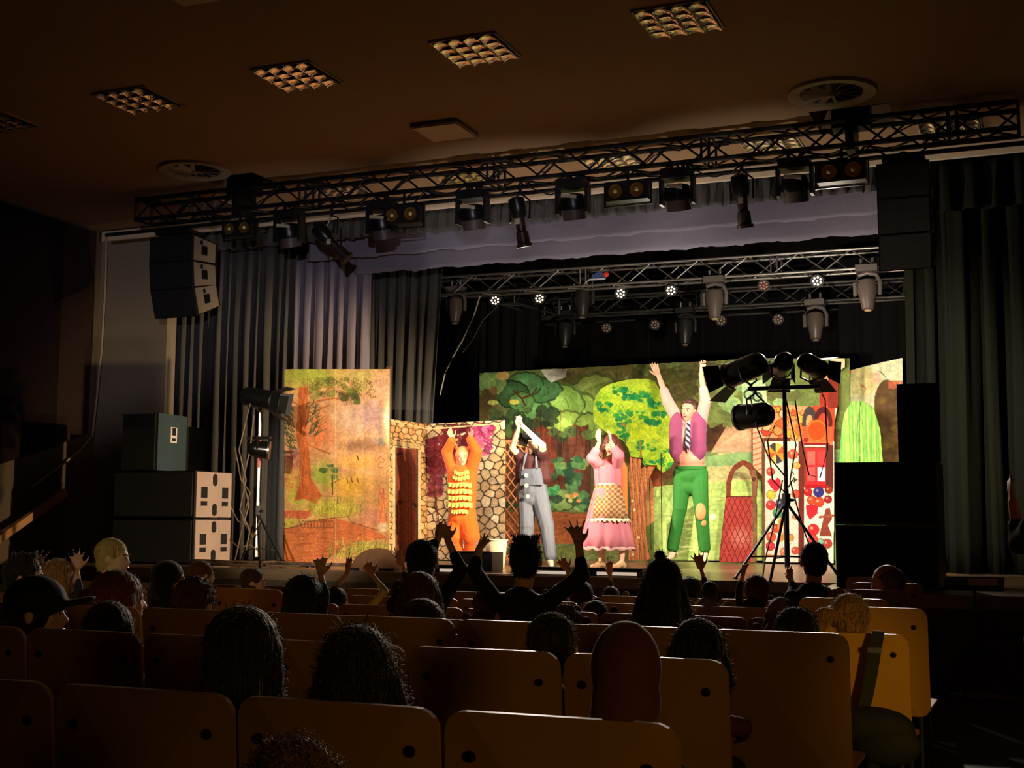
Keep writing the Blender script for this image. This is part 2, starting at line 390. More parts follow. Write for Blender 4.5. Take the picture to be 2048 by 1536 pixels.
def diffuser(x, y, label):
    t = thing('air_diffuser', label, 'air vent', (x, y, CEIL))
    m = mat('diffuser_grey', (158, 148, 128), .5)
    MB().lathe((x, y, CEIL), (0, 0, -1), [(0, .40), (.03, .40), (.035, .37), (.02, .29), (0, .28)], 40).build('ring', m, t)
    MB().lathe((x, y, CEIL-.002), (0, 0, -1), [(0, .285), (.004, .285)], 40).build('duct', mat('recess_black'), t)
    MB().lathe((x, y, CEIL), (0, 0, -1), [(.02, .03), (.05, .03), (.055, .001)], 16).build('hub', m, t)
    for k in range(12):
        a = k*math.pi/6
        r = Matrix.Rotation(a, 3, 'Z')@Matrix.Rotation(math.radians(38), 3, 'X')
        MB().box(Vector((x, y, CEIL-.022))+Matrix.Rotation(a, 3, 'Z')@Vector((.16, 0, 0)), (.25, .045, .004), r).build('blade', m, t, False)
diffuser(-1.75, 11.82, 'round swirl air diffuser on the ceiling at the right above the truss')
diffuser(-8.9, 11.85, 'round swirl air diffuser on the ceiling at the left, half in shadow')

# ------------------------------------------------------------------ trusses
def truss(name, label, A, B, w_, h_, m, rc=.024, rb=.011, step=.32, ends=True):
    A = Vector(A); B = Vector(B); t = thing(name, label, 'truss', A)
    L = (B-A).length; d = (B-A).normalized(); s = Vector((-d.y, d.x, 0)); z = Vector((0, 0, 1))
    cs = {}
    for i, (a, b) in enumerate(((-1, -1), (1, -1), (1, 1), (-1, 1))):
        o = s*a*w_/2+z*b*h_/2; cs[i] = o
        MB().tube(A+o, B+o, rc, n=8).build('chord', m, t)
    n = max(2, int(L/step)); n += n % 2
    for i, j in ((0, 1), (1, 2), (2, 3), (3, 0)):
        mb = MB()
        for k in range(n):
            p = A+d*L*k/n; q = A+d*L*(k+1)/n
            if k % 2: mb.tube(p+cs[i], q+cs[j], rb, n=6)
            else: mb.tube(p+cs[j], q+cs[i], rb, n=6)
            if k % 8 == 0 and k: 
                mb.tube(p-d*.03+cs[i], p-d*.03+cs[j], rb*1.1, n=6); mb.tube(p+d*.05+cs[i], p+d*.05+cs[j], rb*1.1, n=6)
        mb.tube(A+cs[i], A+cs[j], rb*1.3, n=6); mb.tube(B+cs[i], B+cs[j], rb*1.3, n=6)
        mb.build('bracing', m, t)
    return t
truss('lighting_truss', 'long black box truss hanging across the hall in front of the stage opening', (-10.25, 12.65, 5.0), (-.16, 12.65, 5.0), .30, .25, mat('truss_black', (30, 27, 25), .45, .3), .027, .012, .30)
MB_ = MB().tube((-10.9, 12.75, 4.79), (-.05, 12.75, 4.79), .024); tag(MB_.build('bar', mat('truss_black')), 'black steel pipe slung along under the front truss', 'pipe')
truss('stage_truss', 'silver box truss spanning the stage behind the border cloths', (-8.42, 16.5, 4.565), (-.6, 16.5, 4.52), .28, .25, ALU(), .020, .010, .34)
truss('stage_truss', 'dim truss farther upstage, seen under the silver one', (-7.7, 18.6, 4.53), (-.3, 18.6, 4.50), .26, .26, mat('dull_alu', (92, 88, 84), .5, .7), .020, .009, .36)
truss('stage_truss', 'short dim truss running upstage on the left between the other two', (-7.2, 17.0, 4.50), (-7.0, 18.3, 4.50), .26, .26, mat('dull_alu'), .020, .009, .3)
mb = MB().tube((-8.2, 20.2, 4.55), (-.3, 20.2, 4.52), .02); tag(mb.build('bar', mat('dull_alu')), 'thin metal pipe farthest upstage under the stage roof', 'pipe')
# hoist hangers from the ceiling holes
for x, lab in ((-8.75, 'left'), (-1.68, 'right')):
    t = thing('chain_hoist', 'black chain hoist block in the %s ceiling opening holding the truss' % lab, 'hoist', (x, 12.62, CEIL))
    MB().box((x, 12.62, CEIL-.02), (.36, .22, .24)).build('motor_body', BLACK(), t)
    MB().tube((x, 12.62, CEIL-.14), (x, 12.62, 4.80), .012).build('chain', BLACKM(), t)
    MB().box((x, 12.62, 4.98), (.08, .38, .34)).build('clamp_plate', BLACK(), t)
# cables on the trusses
def sag(a, b, d, n=14, wob=.0, seed=0):
    a = Vector(a); b = Vector(b); rr = random.Random(seed); out = []
    for i in range(n+1):
        s = i/n; p = a.lerp(b, s); p.z -= d*4*s*(1-s)
        out.append(p+Vector((rr.uniform(-wob, wob), rr.uniform(-wob, wob), rr.uniform(-wob, wob))) if 0 < i < n else p)
    return out
cabm = mat('cable_rubber', (24, 22, 21), .55)
CABN = ['first from the left end, above the flown loudspeakers', 'second from the left end', 'third from the left, near the left hoist', 'fourth from the left', 'fifth from the left, above the tilted profile spot', 'sixth from the left', 'seventh from the left', 'eighth, left of the middle', 'ninth, in the middle', 'tenth, just right of the middle', 'seventh from the right end', 'sixth from the right end', 'fifth from the right', 'fourth from the right, near the rightmost wash light', 'third from the right', 'second from the right end']
for k in range(16):
    x = -9.9+k*.6
    tag(MB().path(sag((x, 12.47+.02*(k % 3), 4.86), (x+.62, 12.49, 4.85+.01*(k % 2)), .07+.05*((k*7) % 3), 10, .012, k), .009).build('power_cable', cabm),
        'black cable sagging under the front truss, %s' % CABN[k], 'cable', 'cables under the front truss')
    c0 = (x+.1, 12.52, 4.88); tag(MB().path(sag(c0, (x+.5, 12.75, 5.10), -.03, 6, .03, k+40), .007).build('power_cable', cabm), 'thin cable wound through the front truss, %s' % CABN[k], 'cable', 'cables through the front truss')
grey_c = mat('pale_cable', (176, 170, 158), .5)
def cable(pts, r, m, label): return tag(MB().path(pts, r).build('cable', m), label, 'cable')
cable([P(846, 545, 16.2), P(838, 570, 16.2), P(830, 610, 16.15), P(812, 655, 16.1), P(795, 690, 16.1), P(780, 715, 16.1), P(771, 738, 16.1), P(770, 800, 16.1)], .016, grey_c, 'pale rope hanging from the left end of the silver truss behind the forest panel')
cable([P(960, 592, 16.4), P(948, 630, 16.4), P(928, 675, 16.4), P(905, 715, 16.4), P(890, 747, 16.4), P(880, 790, 16.4)], .011, grey_c, 'thin pale rope hanging from the silver truss above the stone wall')
cable([P(996, 612, 17.0), P(966, 640, 17.0), P(945, 680, 17), P(925, 705, 17)], .006, mat('dim_cable', (90, 80, 70), .6), 'thin dark rope hanging right of the thin pale one')
# ---- fixtures
def moving_wash(u, v, Y, sc_, label):
    # front truss wash light: clamp, base, yoke and round body with a short snoot
    c = P(u, v, Y); t = thing('wash_light', label, 'stage light', c); s = sc_
    MB().box(c+Vector((0, 0, .20*s)), (.30*s, .22*s, .10*s)).build('base', BLACK(), t)
    for a in (-1, 1): MB().tube(c+Vector((a*.06*s, 0, .25*s)), c+Vector((a*.06*s, 0, .33*s)), .02).build('clamp', BLACKM(), t)
    for a in (-1, 1): MB().box(c+Vector((a*.165*s, 0, .04*s)), (.03*s, .12*s, .30*s)).build('yoke_arm', BLACK(), t)
    h = Vector((0, .35, -1)).normalized()
    MB().lathe(c+Vector((0, -.03, .10*s)), h, [(0, .05*s), (.02*s, .12*s), (.12*s, .145*s), (.16*s, .14*s)], 20).build('head', BLACKM(), t)
    MB().lathe(c+Vector((0, -.03, .10*s))+h*.16*s, h, [(0, .115*s), (.11*s, .125*s), (.11*s, .118*s), (.01*s, .105*s)], 20).build('snoot', mat('snoot_grey', (74, 64, 60), .5), t)
    MB().box(c+Vector((0, -.13*s, .05*s)), (.17*s, .02*s, .035*s), Matrix.Rotation(.15, 3, 'Y')).build('name_plate', mat('pale_label', (190, 180, 150), .5), t)
for i, (u, v, lab) in enumerate([(578, 465, 'round wash light on the front truss, leftmost, above the side curtain'), (764, 448, 'round wash light on the front truss overlapping a twin blinder'),
        (945, 428, 'round wash light on the front truss left of the upright profile spot'), (1146, 407, 'round wash light on the front truss between a profile spot and the middle twin blinder'),
        (1355, 388, 'round wash light on the front truss right of the middle twin blinder'), (1590, 370, 'round wash light on the front truss, rightmost')]):
    moving_wash(u, v, 12.5, 1.0, lab)
def blinder(u, v, Y, label, s=1):
    c = P(u, v, Y); t = thing('blinder_light', label, 'stage light', c)
    MB().box(c, (.46*s, .14, .20*s)).build('housing', BLACK(), t)
    mb = MB(); mb.box(c+Vector((0, 0, -.14*s)), (.50*s, .02, .012)); 
    for a in (-1, 1): mb.box(c+Vector((a*.25*s, 0, -.02*s)), (.015, .03, .26*s))
    mb.tube(c+Vector((0, 0, .10*s)), c+Vector((0, 0, .26*s)), .015); mb.box(c+Vector((0, 0, .115*s)), (.5*s, .03, .015)); mb.build('yoke', BLACKM(), t)
    for a in (-1, 1):
        lc = c+Vector((a*.115*s, -.072, 0))
        lp = MB().lathe(lc, (0, -1, 0), [(.0, .075*s), (.006, .075*s), (.006, .066*s), (-.02, .05*s), (-.03, .012)], 20).build('lamp', mat('amber_reflector', (205, 178, 110), .25, .9), t)
        MB().ell(lc+Vector((0, -.004, 0)), (.022*s, .014, .022*s)).build('bulb', mat('bulb_glass', (235, 215, 150), .1), lp)
blinder(480, 459, 12.5, 'twin round blinder on the front truss, leftmost and dimmest', .9)
blinder(808, 432, 12.5, 'twin round blinder on the front truss, second from the left')
blinder(1256, 384, 12.5, 'twin round blinder on the front truss, middle right')
blinder(1684, 345, 12.5, 'twin round blinder on the front truss beside the right loudspeaker cluster')
def profile_spot(u, v, Y, ang, label, s=1, fwd=.25):
    c = P(u, v, Y); t = thing('profile_spot', label, 'stage light', c)
    d = Vector((math.sin(ang), fwd, -math.cos(ang))).normalized()
    a = c-d*.26*s
    MB().lathe(a, d, [(0, .04*s), (.02*s, .085*s), (.10*s, .095*s), (.20*s, .085*s), (.23*s, .07*s)], 16).build('lamp_housing', BLACKM(), t)
    MB().lathe(a+d*.23*s, d, [(0, .055*s), (.14*s, .05*s), (.15*s, .066*s), (.27*s, .07*s), (.28*s, .086*s), (.31*s, .086*s), (.31*s, .06*s)], 16).build('lens_tube', mat('brown_black', (52, 40, 34), .4, .4), t)
    top = c+Vector((0, 0, .36*s)); mb = MB(); x, y = mb.frame(d); hx = Vector((math.cos(ang), 0, math.sin(ang)))
    for q in (-1, 1): MB().path([c+hx*q*.11*s, c+hx*q*.115*s+Vector((0, 0, .2*s)), top+Vector((0, 0, -.05))], .011).build('yoke_arm', BLACKM(), t)
    MB().tube(top-Vector((0, 0, .07)), top+Vector((0, 0, .03)), .02).build('clamp', BLACKM(), t)
    MB().box(c+d*.02-Vector((0, .08, 0)), (.05, .01, .06)).build('name_plate', mat('pale_label'), t)
profile_spot(662, 484, 12.5, .75, 'black profile spot on the front truss tilted down to the right')
profile_spot(1040, 442, 12.5, .10, 'black profile spot on the front truss left of centre, pointing down')
profile_spot(1484, 400, 12.5, .06, 'black profile spot on the front truss right of centre, pointing down')
def moving_head(u, v, Y, s, label, m=None, dim=False):
    c = P(u, v, Y); t = thing('moving_head', label, 'stage light', c); g = m or mat('head_grey', (100, 92, 88), .35)
    k = lambda x, y, z: c+Vector((x, y, z))*s
    MB().box(k(0, 0, .25), (.26*s, .20*s, .08*s)).build('base', g, t)
    for a in (-.07, .07): MB().tube(k(a, 0, .29), k(a, 0, .38), .018).build('clamp', ALU(), t)
    mb = MB(); mb.path([k(-.145, 0, -.08), k(-.15, 0, .08), k(-.11, 0, .17), k(0, 0, .20), k(.11, 0, .17), k(.15, 0, .08), k(.145, 0, -.08)], .026*s, 8); mb.build('yoke', g, t)
    h = MB().lathe(k(0, -.02, .12), (0.02, -.12, -1), [(0, .05*s), (.03*s, .105*s), (.15*s, .118*s), (.28*s, .09*s), (.38*s, .07*s), (.385*s, .05*s)], 18).build('head', mat('head_shell', (92, 80, 74), .3) if not dim else g, t)
    MB().lathe(k(.01, -.07, -.27), (0.02, -.12, -1), [(0, .045*s), (.012*s, .045*s), (.02*s, .02*s)], 14).build('lens', mat('lens_glass', (215, 195, 160), .08, .6), h)
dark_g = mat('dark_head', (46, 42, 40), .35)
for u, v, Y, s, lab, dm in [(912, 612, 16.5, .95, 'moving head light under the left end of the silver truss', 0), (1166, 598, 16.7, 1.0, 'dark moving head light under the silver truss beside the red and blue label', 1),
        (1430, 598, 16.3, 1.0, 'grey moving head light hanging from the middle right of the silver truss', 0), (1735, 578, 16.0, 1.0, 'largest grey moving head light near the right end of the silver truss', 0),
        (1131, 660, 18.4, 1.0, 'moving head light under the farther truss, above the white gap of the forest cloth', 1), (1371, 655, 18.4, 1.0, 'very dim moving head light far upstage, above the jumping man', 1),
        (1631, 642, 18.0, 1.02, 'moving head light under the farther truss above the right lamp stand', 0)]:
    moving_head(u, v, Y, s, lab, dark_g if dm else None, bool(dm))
ledw = mat('led_white', (255, 240, 225), .3, emit=(255, 236, 220), estr=1.3)
ledo = mat('led_amber', (150, 90, 60), .3, emit=(214, 120, 80), estr=.35)
ledd = mat('led_dim', (110, 84, 60), .3, emit=(200, 150, 110), estr=.22)
def led_par(u, v, Y, m, label):
    c = P(u, v, Y); t = thing('led_par', label, 'stage light', c); d = (EYE-c).normalized(); d = Vector((d.x, d.y, d.z-.25)).normalized()
    MB().lathe(c, -d, [(0, .085), (.10, .085), (.14, .05)], 16).build('can', BLACK(), t)
    mb = MB(); mb.path([c+Vector((-.10, 0, 0)), c+Vector((-.10, 0, .16)), c+Vector((.10, 0, .16)), c+Vector((.10, 0, 0))], .009); mb.tube(c+Vector((0, 0, .16)), c+Vector((0, 0, .24)), .014); mb.build('yoke', BLACKM(), t)
    mb = MB(); x, y = mb.frame(d)
    pts = [(0, 0)]+[(.048*math.cos(a*math.pi/3.5), .048*math.sin(a*math.pi/3.5)) for a in range(7)]
    for a, b in pts: mb.lathe(c+x*a+y*b+d*.002, d, [(0, .015), (.008, .013), (.011, .001)], 10)
    mb.build('led_lens', m, t)
for u, v, Y, m, lab in [(990, 601, 16.9, ledw, 'small round LED lamp with white dots, leftmost under the silver truss'), (1079, 597, 16.9, ledw, 'small round LED lamp with white dots, second from the left'),
        (1241, 587, 16.7, ledw, 'small round LED lamp with white dots, third from the left'), (1342, 581, 16.6, ledw, 'small round LED lamp with white dots, left of the middle moving head'),
        (1527, 571, 17.6, ledo, 'small round LED lamp glowing dull orange'), (1634, 562, 16.4, ledw, 'brightest small round LED lamp with white dots, rightmost'),
        (1213, 656, 18.9, ledd, 'dim small LED lamp in the lower row, leftmost'), (1310, 650, 19.0, ledd, 'dim small LED lamp in the lower row, second'),
        (1442, 641, 18.9, ledd, 'dim small LED lamp beside the tip of the middle moving head'), (1556, 639, 18.9, ledd, 'dim small LED lamp in the lower row, rightmost')]:
    led_par(u, v, Y, m, lab)
# red and blue tagged devices on the trusses
def badge(u, v, Y, label, blue=True):
    c = P(u, v, Y); t = thing('signal_lamp', label, 'signal lamp', c)
    if blue: MB().prism([c+Vector((-.16, 0, -.03)), c+Vector((.05, 0, -.03)), c+Vector((.03, 0, .05)), c+Vector((-.08, 0, .05))], (0, .06, 0)).build('case', mat('blue_case', (70, 90, 150), .4), t); MB().box(c+Vector((-.05, -.02, -.045)), (.24, .02, .02)).build('strip', mat('white_strip', (205, 205, 220), .4), t)
    else: MB().box(c+Vector((-.02, 0, -.005)), (.16, .05, .03)).build('case', BLACK(), t)
    MB().ell(c+Vector((.08 if blue else 0, -.02, .01)), (.04, .03, .035)).build('red_lens', mat('red_lens', (190, 50, 40), .3, emit=(220, 50, 40), estr=.25), t)
badge(1202, 552, 16.3, 'blue case with a red lamp on the silver truss'); badge(1066, 625, 18.2, 'blue case with a red lamp on the farther truss'); badge(870, 573, 16.3, 'small red lamp at the left end of the silver truss', False)

# ------------------------------------------------------------------ painted scenery
def vnoise(H, W, cells, rr):
    g = rr.random((int(H/cells)+3, int(W/cells)+3)); y = np.arange(H)/cells; x = np.arange(W)/cells
    yi = y.astype(int); xi = x.astype(int); fy = (y-yi)[:, None]; fx = (x-xi)[None, :]
    fy = fy*fy*(3-2*fy); fx = fx*fx*(3-2*fx)
    a = g[yi][:, xi]; b = g[yi][:, xi+1]; c = g[yi+1][:, xi]; d = g[yi+1][:, xi+1]
    return (a*(1-fx)+b*fx)*(1-fy)+(c*(1-fx)+d*fx)*fy
class Paint:
    # raster in painting coordinates (ox, oy, k): x = (u-ox)*k
    def __init__(s, box, org, k, res, base, seed=1):
        s.x0, s.y0, s.x1, s.y1 = box; s.W = int((s.x1-s.x0)/k/res)+1; s.H = int((s.y1-s.y0)/k/res)+1
        s.X, s.Y = np.meshgrid(np.linspace(s.x0, s.x1, s.W), np.linspace(s.y0, s.y1, s.H))
        s.c = np.empty((s.H, s.W, 3)); s.c[:] = np.array(base)/255; s.rr = np.random.default_rng(seed); s.k = k; s.org = org
        s.j = (vnoise(s.H, s.W, 6, s.rr)-.5)
    def mixm(s, m, col_, a=1):
        m = np.clip(m*a, 0, 1)[..., None]; s.c = s.c*(1-m)+np.array(col_)/255*m; return s
    def inside(s, pts):
        X, Y = s.X, s.Y; r = np.zeros(X.shape, bool); n = len(pts)
        for i in range(n):
            x1, y1 = pts[i]; x2, y2 = pts[(i+1) % n]
            if y1 == y2: continue
            r ^= ((y1 > Y) != (y2 > Y)) & (X < (x2-x1)*(Y-y1)/(y2-y1)+x1)
        return r
    def poly(s, pts, c, a=1): return s.mixm(s.inside(pts).astype(float), c, a)
    def rect(s, x0, y0, x1, y1, c, a=1): return s.mixm(((s.X >= x0) & (s.X <= x1) & (s.Y >= y0) & (s.Y <= y1)).astype(float), c, a)
    def ell(s, cx, cy, rx, ry, c, a=1, soft=0, rag=0):
        d = np.sqrt(((s.X-cx)/rx)**2+((s.Y-cy)/ry)**2)+rag*s.j
        m = (d < 1).astype(float) if not soft else np.clip((1-d)/soft, 0, 1); return s.mixm(m, c, a)
    def ring(s, cx, cy, r, w_, c, a=1, ry=None):
        d = np.sqrt(((s.X-cx)/r)**2+((s.Y-cy)/(ry or r))**2); return s.mixm((abs(d-1)*r < w_).astype(float), c, a)
    def line(s, pts, w_, c, a=1):
        m = np.zeros(s.X.shape, bool)
        for (x1, y1), (x2, y2) in zip(pts, pts[1:]):
            dx, dy = x2-x1, y2-y1; L = dx*dx+dy*dy+1e-9
            t = np.clip(((s.X-x1)*dx+(s.Y-y1)*dy)/L, 0, 1)
            m |= (s.X-x1-t*dx)**2+(s.Y-y1-t*dy)**2 < (w_/2)**2
        return s.mixm(m.astype(float), c, a)
    def strokes(s, n, box, L, ang, w_, cols, a=.7):
        for _ in range(n):
            x = s.rr.uniform(box[0], box[2]); y = s.rr.uniform(box[1], box[3]); t = s.rr.normal(*ang); l = L*s.rr.uniform(.5, 1.3)
            s.line([(x, y), (x+l*math.cos(t), y-l*math.sin(t))], w_, cols[s.rr.integers(len(cols))], a)
        return s
    def clumps(s, n, box, r, cols, a=.9, edge=None, rag=.5, asp=.75):
        for _ in range(n):
            x = s.rr.uniform(box[0], box[2]); y = s.rr.uniform(box[1], box[3]); q = r*s.rr.uniform(.5, 1.2)
            if edge is not None: s.ell(x, y, q*1.1+2, q*asp*1.1+2, edge, a, 0, rag)
            s.ell(x, y-1, q, q*asp, cols[s.rr.integers(len(cols))], a, 0, rag)
        return s
    def curls(s, n, box, r, c, w_, a=.8):
        for _ in range(n):
            x = s.rr.uniform(box[0], box[2]); y = s.rr.uniform(box[1], box[3]); q = r*s.rr.uniform(.5, 1.2); t0 = s.rr.uniform(0, 6.3)
            s.line([(x+q*math.cos(t0+t)*(1-.08*k), y+q*.8*math.sin(t0+t)*(1-.08*k)) for k, t in enumerate(np.linspace(0, 4.6, 8))], w_, c, a)
        return s
    def stones(s, mask, size, cols, edge, ew, asp=1.0):
        # cells with dark joints
        bx = s.X[mask]; by = s.Y[mask]*asp; x0, x1, y0, y1 = bx.min(), bx.max(), by.min(), by.max()
        pts = []; yy = y0-size; r = 0
        while yy < y1+size:
            xx = x0-size+(r % 2)*size/2
            while xx < x1+size:
                pts.append((xx+s.rr.uniform(-.3, .3)*size, yy+s.rr.uniform(-.28, .28)*size)); xx += size
            yy += size*.82; r += 1
        pts = np.array(pts); d1 = np.full(bx.shape, 1e9); d2 = d1.copy(); i1 = np.zeros(bx.shape, int)
        for i, (px, py) in enumerate(pts):
            d = np.hypot(bx-px, by-py); c1 = d < d1
            d2 = np.where(c1, d1, np.minimum(d2, d)); i1 = np.where(c1, i, i1); d1 = np.where(c1, d, d1)
        cc = np.array(cols)[s.rr.integers(len(cols), size=len(pts))][i1]/255
        e = np.clip((ew-(d2-d1))/ew*2, 0, 1)[:, None]; sh = (1-.12*np.clip(d1/size, 0, 1))[:, None]
        s.c[mask] = cc*sh*(1-e)+np.array(edge)/255*e; return s
    def grain(s, amp=.08, cells=3, vert=False):
        n = vnoise(s.H, s.W, cells, s.rr)-.5
        if vert: n = np.repeat(vnoise(1, s.W, cells, s.rr)-.5, s.H, 0)
        s.c = np.clip(s.c*(1+2*amp*n[..., None]), 0, 1); return s
    def build(s, name, corners, mask=None, parent=None, wave=.012, thick=.006, seed=0, back=None):
        # corners: 3-D of (x0,y0) (x1,y0) (x0,y1) (x1,y1)
        A, B, C_, D = [np.array(c) for c in corners]
        u = ((s.X-s.x0)/(s.x1-s.x0))[..., None]; v = ((s.Y-s.y0)/(s.y1-s.y0))[..., None]
        p = (A*(1-u)+B*u)*(1-v)+(C_*(1-u)+D*u)*v
        if wave:
            p[..., 1] += wave*(np.sin(u[..., 0]*23+seed)+.6*np.sin(u[..., 0]*51+v[..., 0]*3))
        idx = np.arange(s.H*s.W).reshape(s.H, s.W)
        q = np.stack([idx[:-1, :-1], idx[1:, :-1], idx[1:, 1:], idx[:-1, 1:]], -1).reshape(-1, 4)
        if mask is not None:
            mk = (mask[:-1, :-1] & mask[1:, :-1] & mask[1:, 1:] & mask[:-1, 1:]).reshape(-1); q = q[mk]
        used = np.unique(q); rm = np.full(s.H*s.W, -1); rm[used] = np.arange(len(used)); q = rm[q]
        pv = p.reshape(-1, 3)[used]; cc = s.c.reshape(-1, 3)[used]
        cc = np.where(cc <= .04045, cc/12.92, ((cc+.055)/1.055)**2.4)
        me = bpy.data.meshes.new(name); me.from_pydata(pv.tolist(), [], q.tolist())
        at = me.color_attributes.new('paint', 'FLOAT_COLOR', 'POINT')
        at.data.foreach_set('color', np.concatenate([cc, np.ones((len(cc), 1))], 1).astype('f4').ravel())
        if mask is not None:
            bm = bmesh.new(); bm.from_mesh(me); bv = [w_ for w_ in bm.verts if w_.is_boundary]
            for _ in range(3): bmesh.ops.smooth_vert(bm, verts=bv, factor=.5, use_axis_x=True, use_axis_y=True, use_axis_z=True)
            bm.to_mesh(me); bm.free()
        me.shade_smooth(); o = link(name, me, PAINT, parent)
        if thick: so = o.modifiers.new('board', 'SOLIDIFY'); so.thickness = thick; so.offset = 1 if False else -1
        return o
    def pix(s, x, y): return (s.org[0]+x/s.k, s.org[1]+y/s.k)
    def corners(s, Yl, Yr=None):
        Yr = Yl if Yr is None else Yr
        return [P(*s.pix(s.x0, s.y0), Yl), P(*s.pix(s.x1, s.y0), Yr), P(*s.pix(s.x0, s.y1), Yl), P(*s.pix(s.x1, s.y1), Yr)]

# -- the autumn forest panel (left)
p = Paint((97, 130, 815, 1455), (540, 700), 3.414, 1.0, (205, 152, 100), 3)
for e in [(250, 180, 330, 130, (176, 186, 66)), (640, 190, 160, 110, (190, 172, 92)), (770, 250, 110, 170, (220, 168, 130)), (620, 470, 230, 170, (206, 168, 138)),
          (700, 440, 110, 130, (180, 140, 132)), (330, 560, 110, 200, (216, 118, 66)), (420, 600, 60, 120, (206, 130, 84)), (640, 655, 190, 60, (146, 102, 70)), (600, 770, 190, 70, (222, 160, 76)),
          (560, 940, 210, 130, (224, 172, 62)), (360, 860, 130, 120, (158, 170, 66)), (160, 760, 80, 90, (186, 116, 92)), (160, 930, 90, 130, (196, 160, 72)), (420, 1090, 280, 90, (188, 182, 60)),
          (720, 1000, 120, 170, (202, 148, 88)), (700, 1160, 130, 110, (196, 130, 106)), (180, 1020, 80, 60, (170, 176, 66)), (560, 1240, 300, 90, (198, 128, 76)), (650, 1370, 240, 90, (176, 176, 70)), (130, 1180, 70, 60, (190, 170, 66))]:
    p.ell(*e[:4], e[4], .9, .7, .35)
p.poly([(97, 1100), (280, 1100), (290, 1125), (250, 1160), (97, 1150)], (200, 100, 62))
p.poly([(97, 1220), (200, 1205), (300, 1165), (445, 1150), (540, 1175), (720, 1240), (815, 1290), (600, 1310), (470, 1370), (380, 1455), (97, 1455)], (198, 108, 62), .92)
p.strokes(90, (100, 1240, 600, 1440), 120, (.12, .12), 6, [(176, 84, 48), (216, 132, 76), (160, 80, 50), (206, 120, 60)], .5)
p.line([(97, 1225), (200, 1205), (300, 1168), (445, 1150)], 5, (96, 56, 30)); p.line([(445, 1150), (540, 1140), (560, 1180), (740, 1235)], 4, (110, 66, 36))
for x in range(230, 430, 22): p.ring(x, 1195, 13, 2, (120, 74, 40), .8, 24)
# trunk, roots, branches
p.poly([(200, 255), (265, 260), (255, 420), (250, 560), (272, 700), (285, 880), (360, 1000), (320, 1055), (240, 1020), (160, 1040), (215, 900), (208, 700), (178, 580), (192, 430)], (192, 96, 48), .95)
p.strokes(70, (200, 280, 262, 980), 110, (1.57, .1), 4, [(222, 128, 72), (150, 66, 32), (206, 110, 56)], .7)
for b in ([(262, 390), (330, 350), (450, 330), (540, 345)], [(262, 300), (320, 280), (370, 300), (430, 250)], [(270, 650), (330, 680), (420, 712)], [(262, 420), (300, 440), (350, 400), (410, 380)], [(200, 380), (150, 350), (110, 300)]): p.line(b, 9, (190, 104, 56)); p.line([(x, y+5) for x, y in b], 2.5, (110, 58, 30))
p.strokes(60, (110, 400, 170, 620), 60, (2.2, .3), 5, [(66, 80, 46), (84, 92, 48), (52, 62, 42)], .8); p.strokes(60, (250, 390, 330, 600), 60, (.8, .4), 5, [(74, 80, 44), (58, 70, 44)], .75)
p.strokes(30, (130, 620, 190, 760), 50, (2.4, .4), 5, [(60, 70, 50), (90, 96, 50)], .8)
p.clumps(26, (280, 200, 700, 320), 34, [(120, 124, 52), (150, 146, 62), (98, 104, 46), (166, 158, 72)], .65); p.clumps(12, (480, 280, 610, 370), 26, [(96, 100, 46), (80, 84, 40)], .8)
p.curls(70, (280, 195, 715, 320), 20, (100, 72, 34), 3.5); p.curls(22, (480, 290, 610, 375), 15, (84, 58, 30), 3.5)
p.clumps(20, (110, 690, 190, 790), 14, [(188, 112, 108), (160, 90, 84), (206, 150, 110)], .8); p.curls(14, (110, 840, 210, 960), 28, (190, 110, 50), 4)
p.clumps(10, (370, 790, 470, 880), 26, [(92, 112, 56), (74, 96, 48), (110, 130, 66)], .9); p.line([(432, 870), (434, 990)], 9, (70, 60, 34)); p.line([(432, 920), (475, 890)], 5, (74, 62, 34)); p.line([(400, 1005), (475, 1003)], 5, (96, 84, 40))
p.clumps(6, (740, 620, 780, 670), 20, [(96, 128, 84)], .8); p.line([(735, 765), (755, 730), (785, 760)], 4, (170, 70, 50)); p.curls(8, (730, 770, 780, 810), 8, (120, 80, 50), 3)
for x in (530, 560, 600): p.line([(x, 880), (x+8, 910)], 6, (104, 66, 40))
p.line([(600, 730), (610, 755)], 10, (90, 66, 40)); p.curls(10, (500, 1000, 640, 1030), 12, (206, 180, 90), 4)
p.strokes(170, (280, 1030, 650, 1150), 34, (1.5, .3), 3, [(120, 120, 44), (206, 198, 84), (150, 140, 50), (100, 96, 40)], .7)
p.strokes(170, (400, 1320, 800, 1440), 40, (1.4, .25), 4, [(110, 126, 50), (206, 196, 96), (140, 146, 56), (92, 100, 44)], .7); p.strokes(40, (100, 1160, 220, 1215), 36, (1.5, .3), 3, [(130, 128, 50), (206, 186, 80)], .7)
p.strokes(30, (735, 1010, 800, 1210), 90, (1.5, .15), 9, [(226, 124, 62), (214, 146, 92), (190, 96, 60)], .7); p.ell(775, 1215, 42, 42, (214, 186, 152), .9, .4)
p.line([(738, 180), (690, 260), (660, 300)], 3, (160, 120, 90)); p.clumps(16, (660, 380, 790, 640), 30, [(160, 124, 128), (190, 150, 130)], .3)
p.strokes(120, (110, 140, 800, 1440), 60, (1.57, .5), 3, [(230, 190, 140), (150, 96, 60)], .18)
for x, a in ((455, .35), (640, .22), (735, .18)): p.line([(x, 130), (x, 1455)], 7, (236, 206, 160), a)
p.grain(.10, 3).grain(.06, 14)
Pan = thing('painted_panel', 'tall rectangular painted canvas of an orange autumn forest standing at the left of the stage', 'scenery', (-7.65, 13.0, STG))
p.build('canvas', p.corners(13.0), None, Pan, .002, .006)
mb = MB()
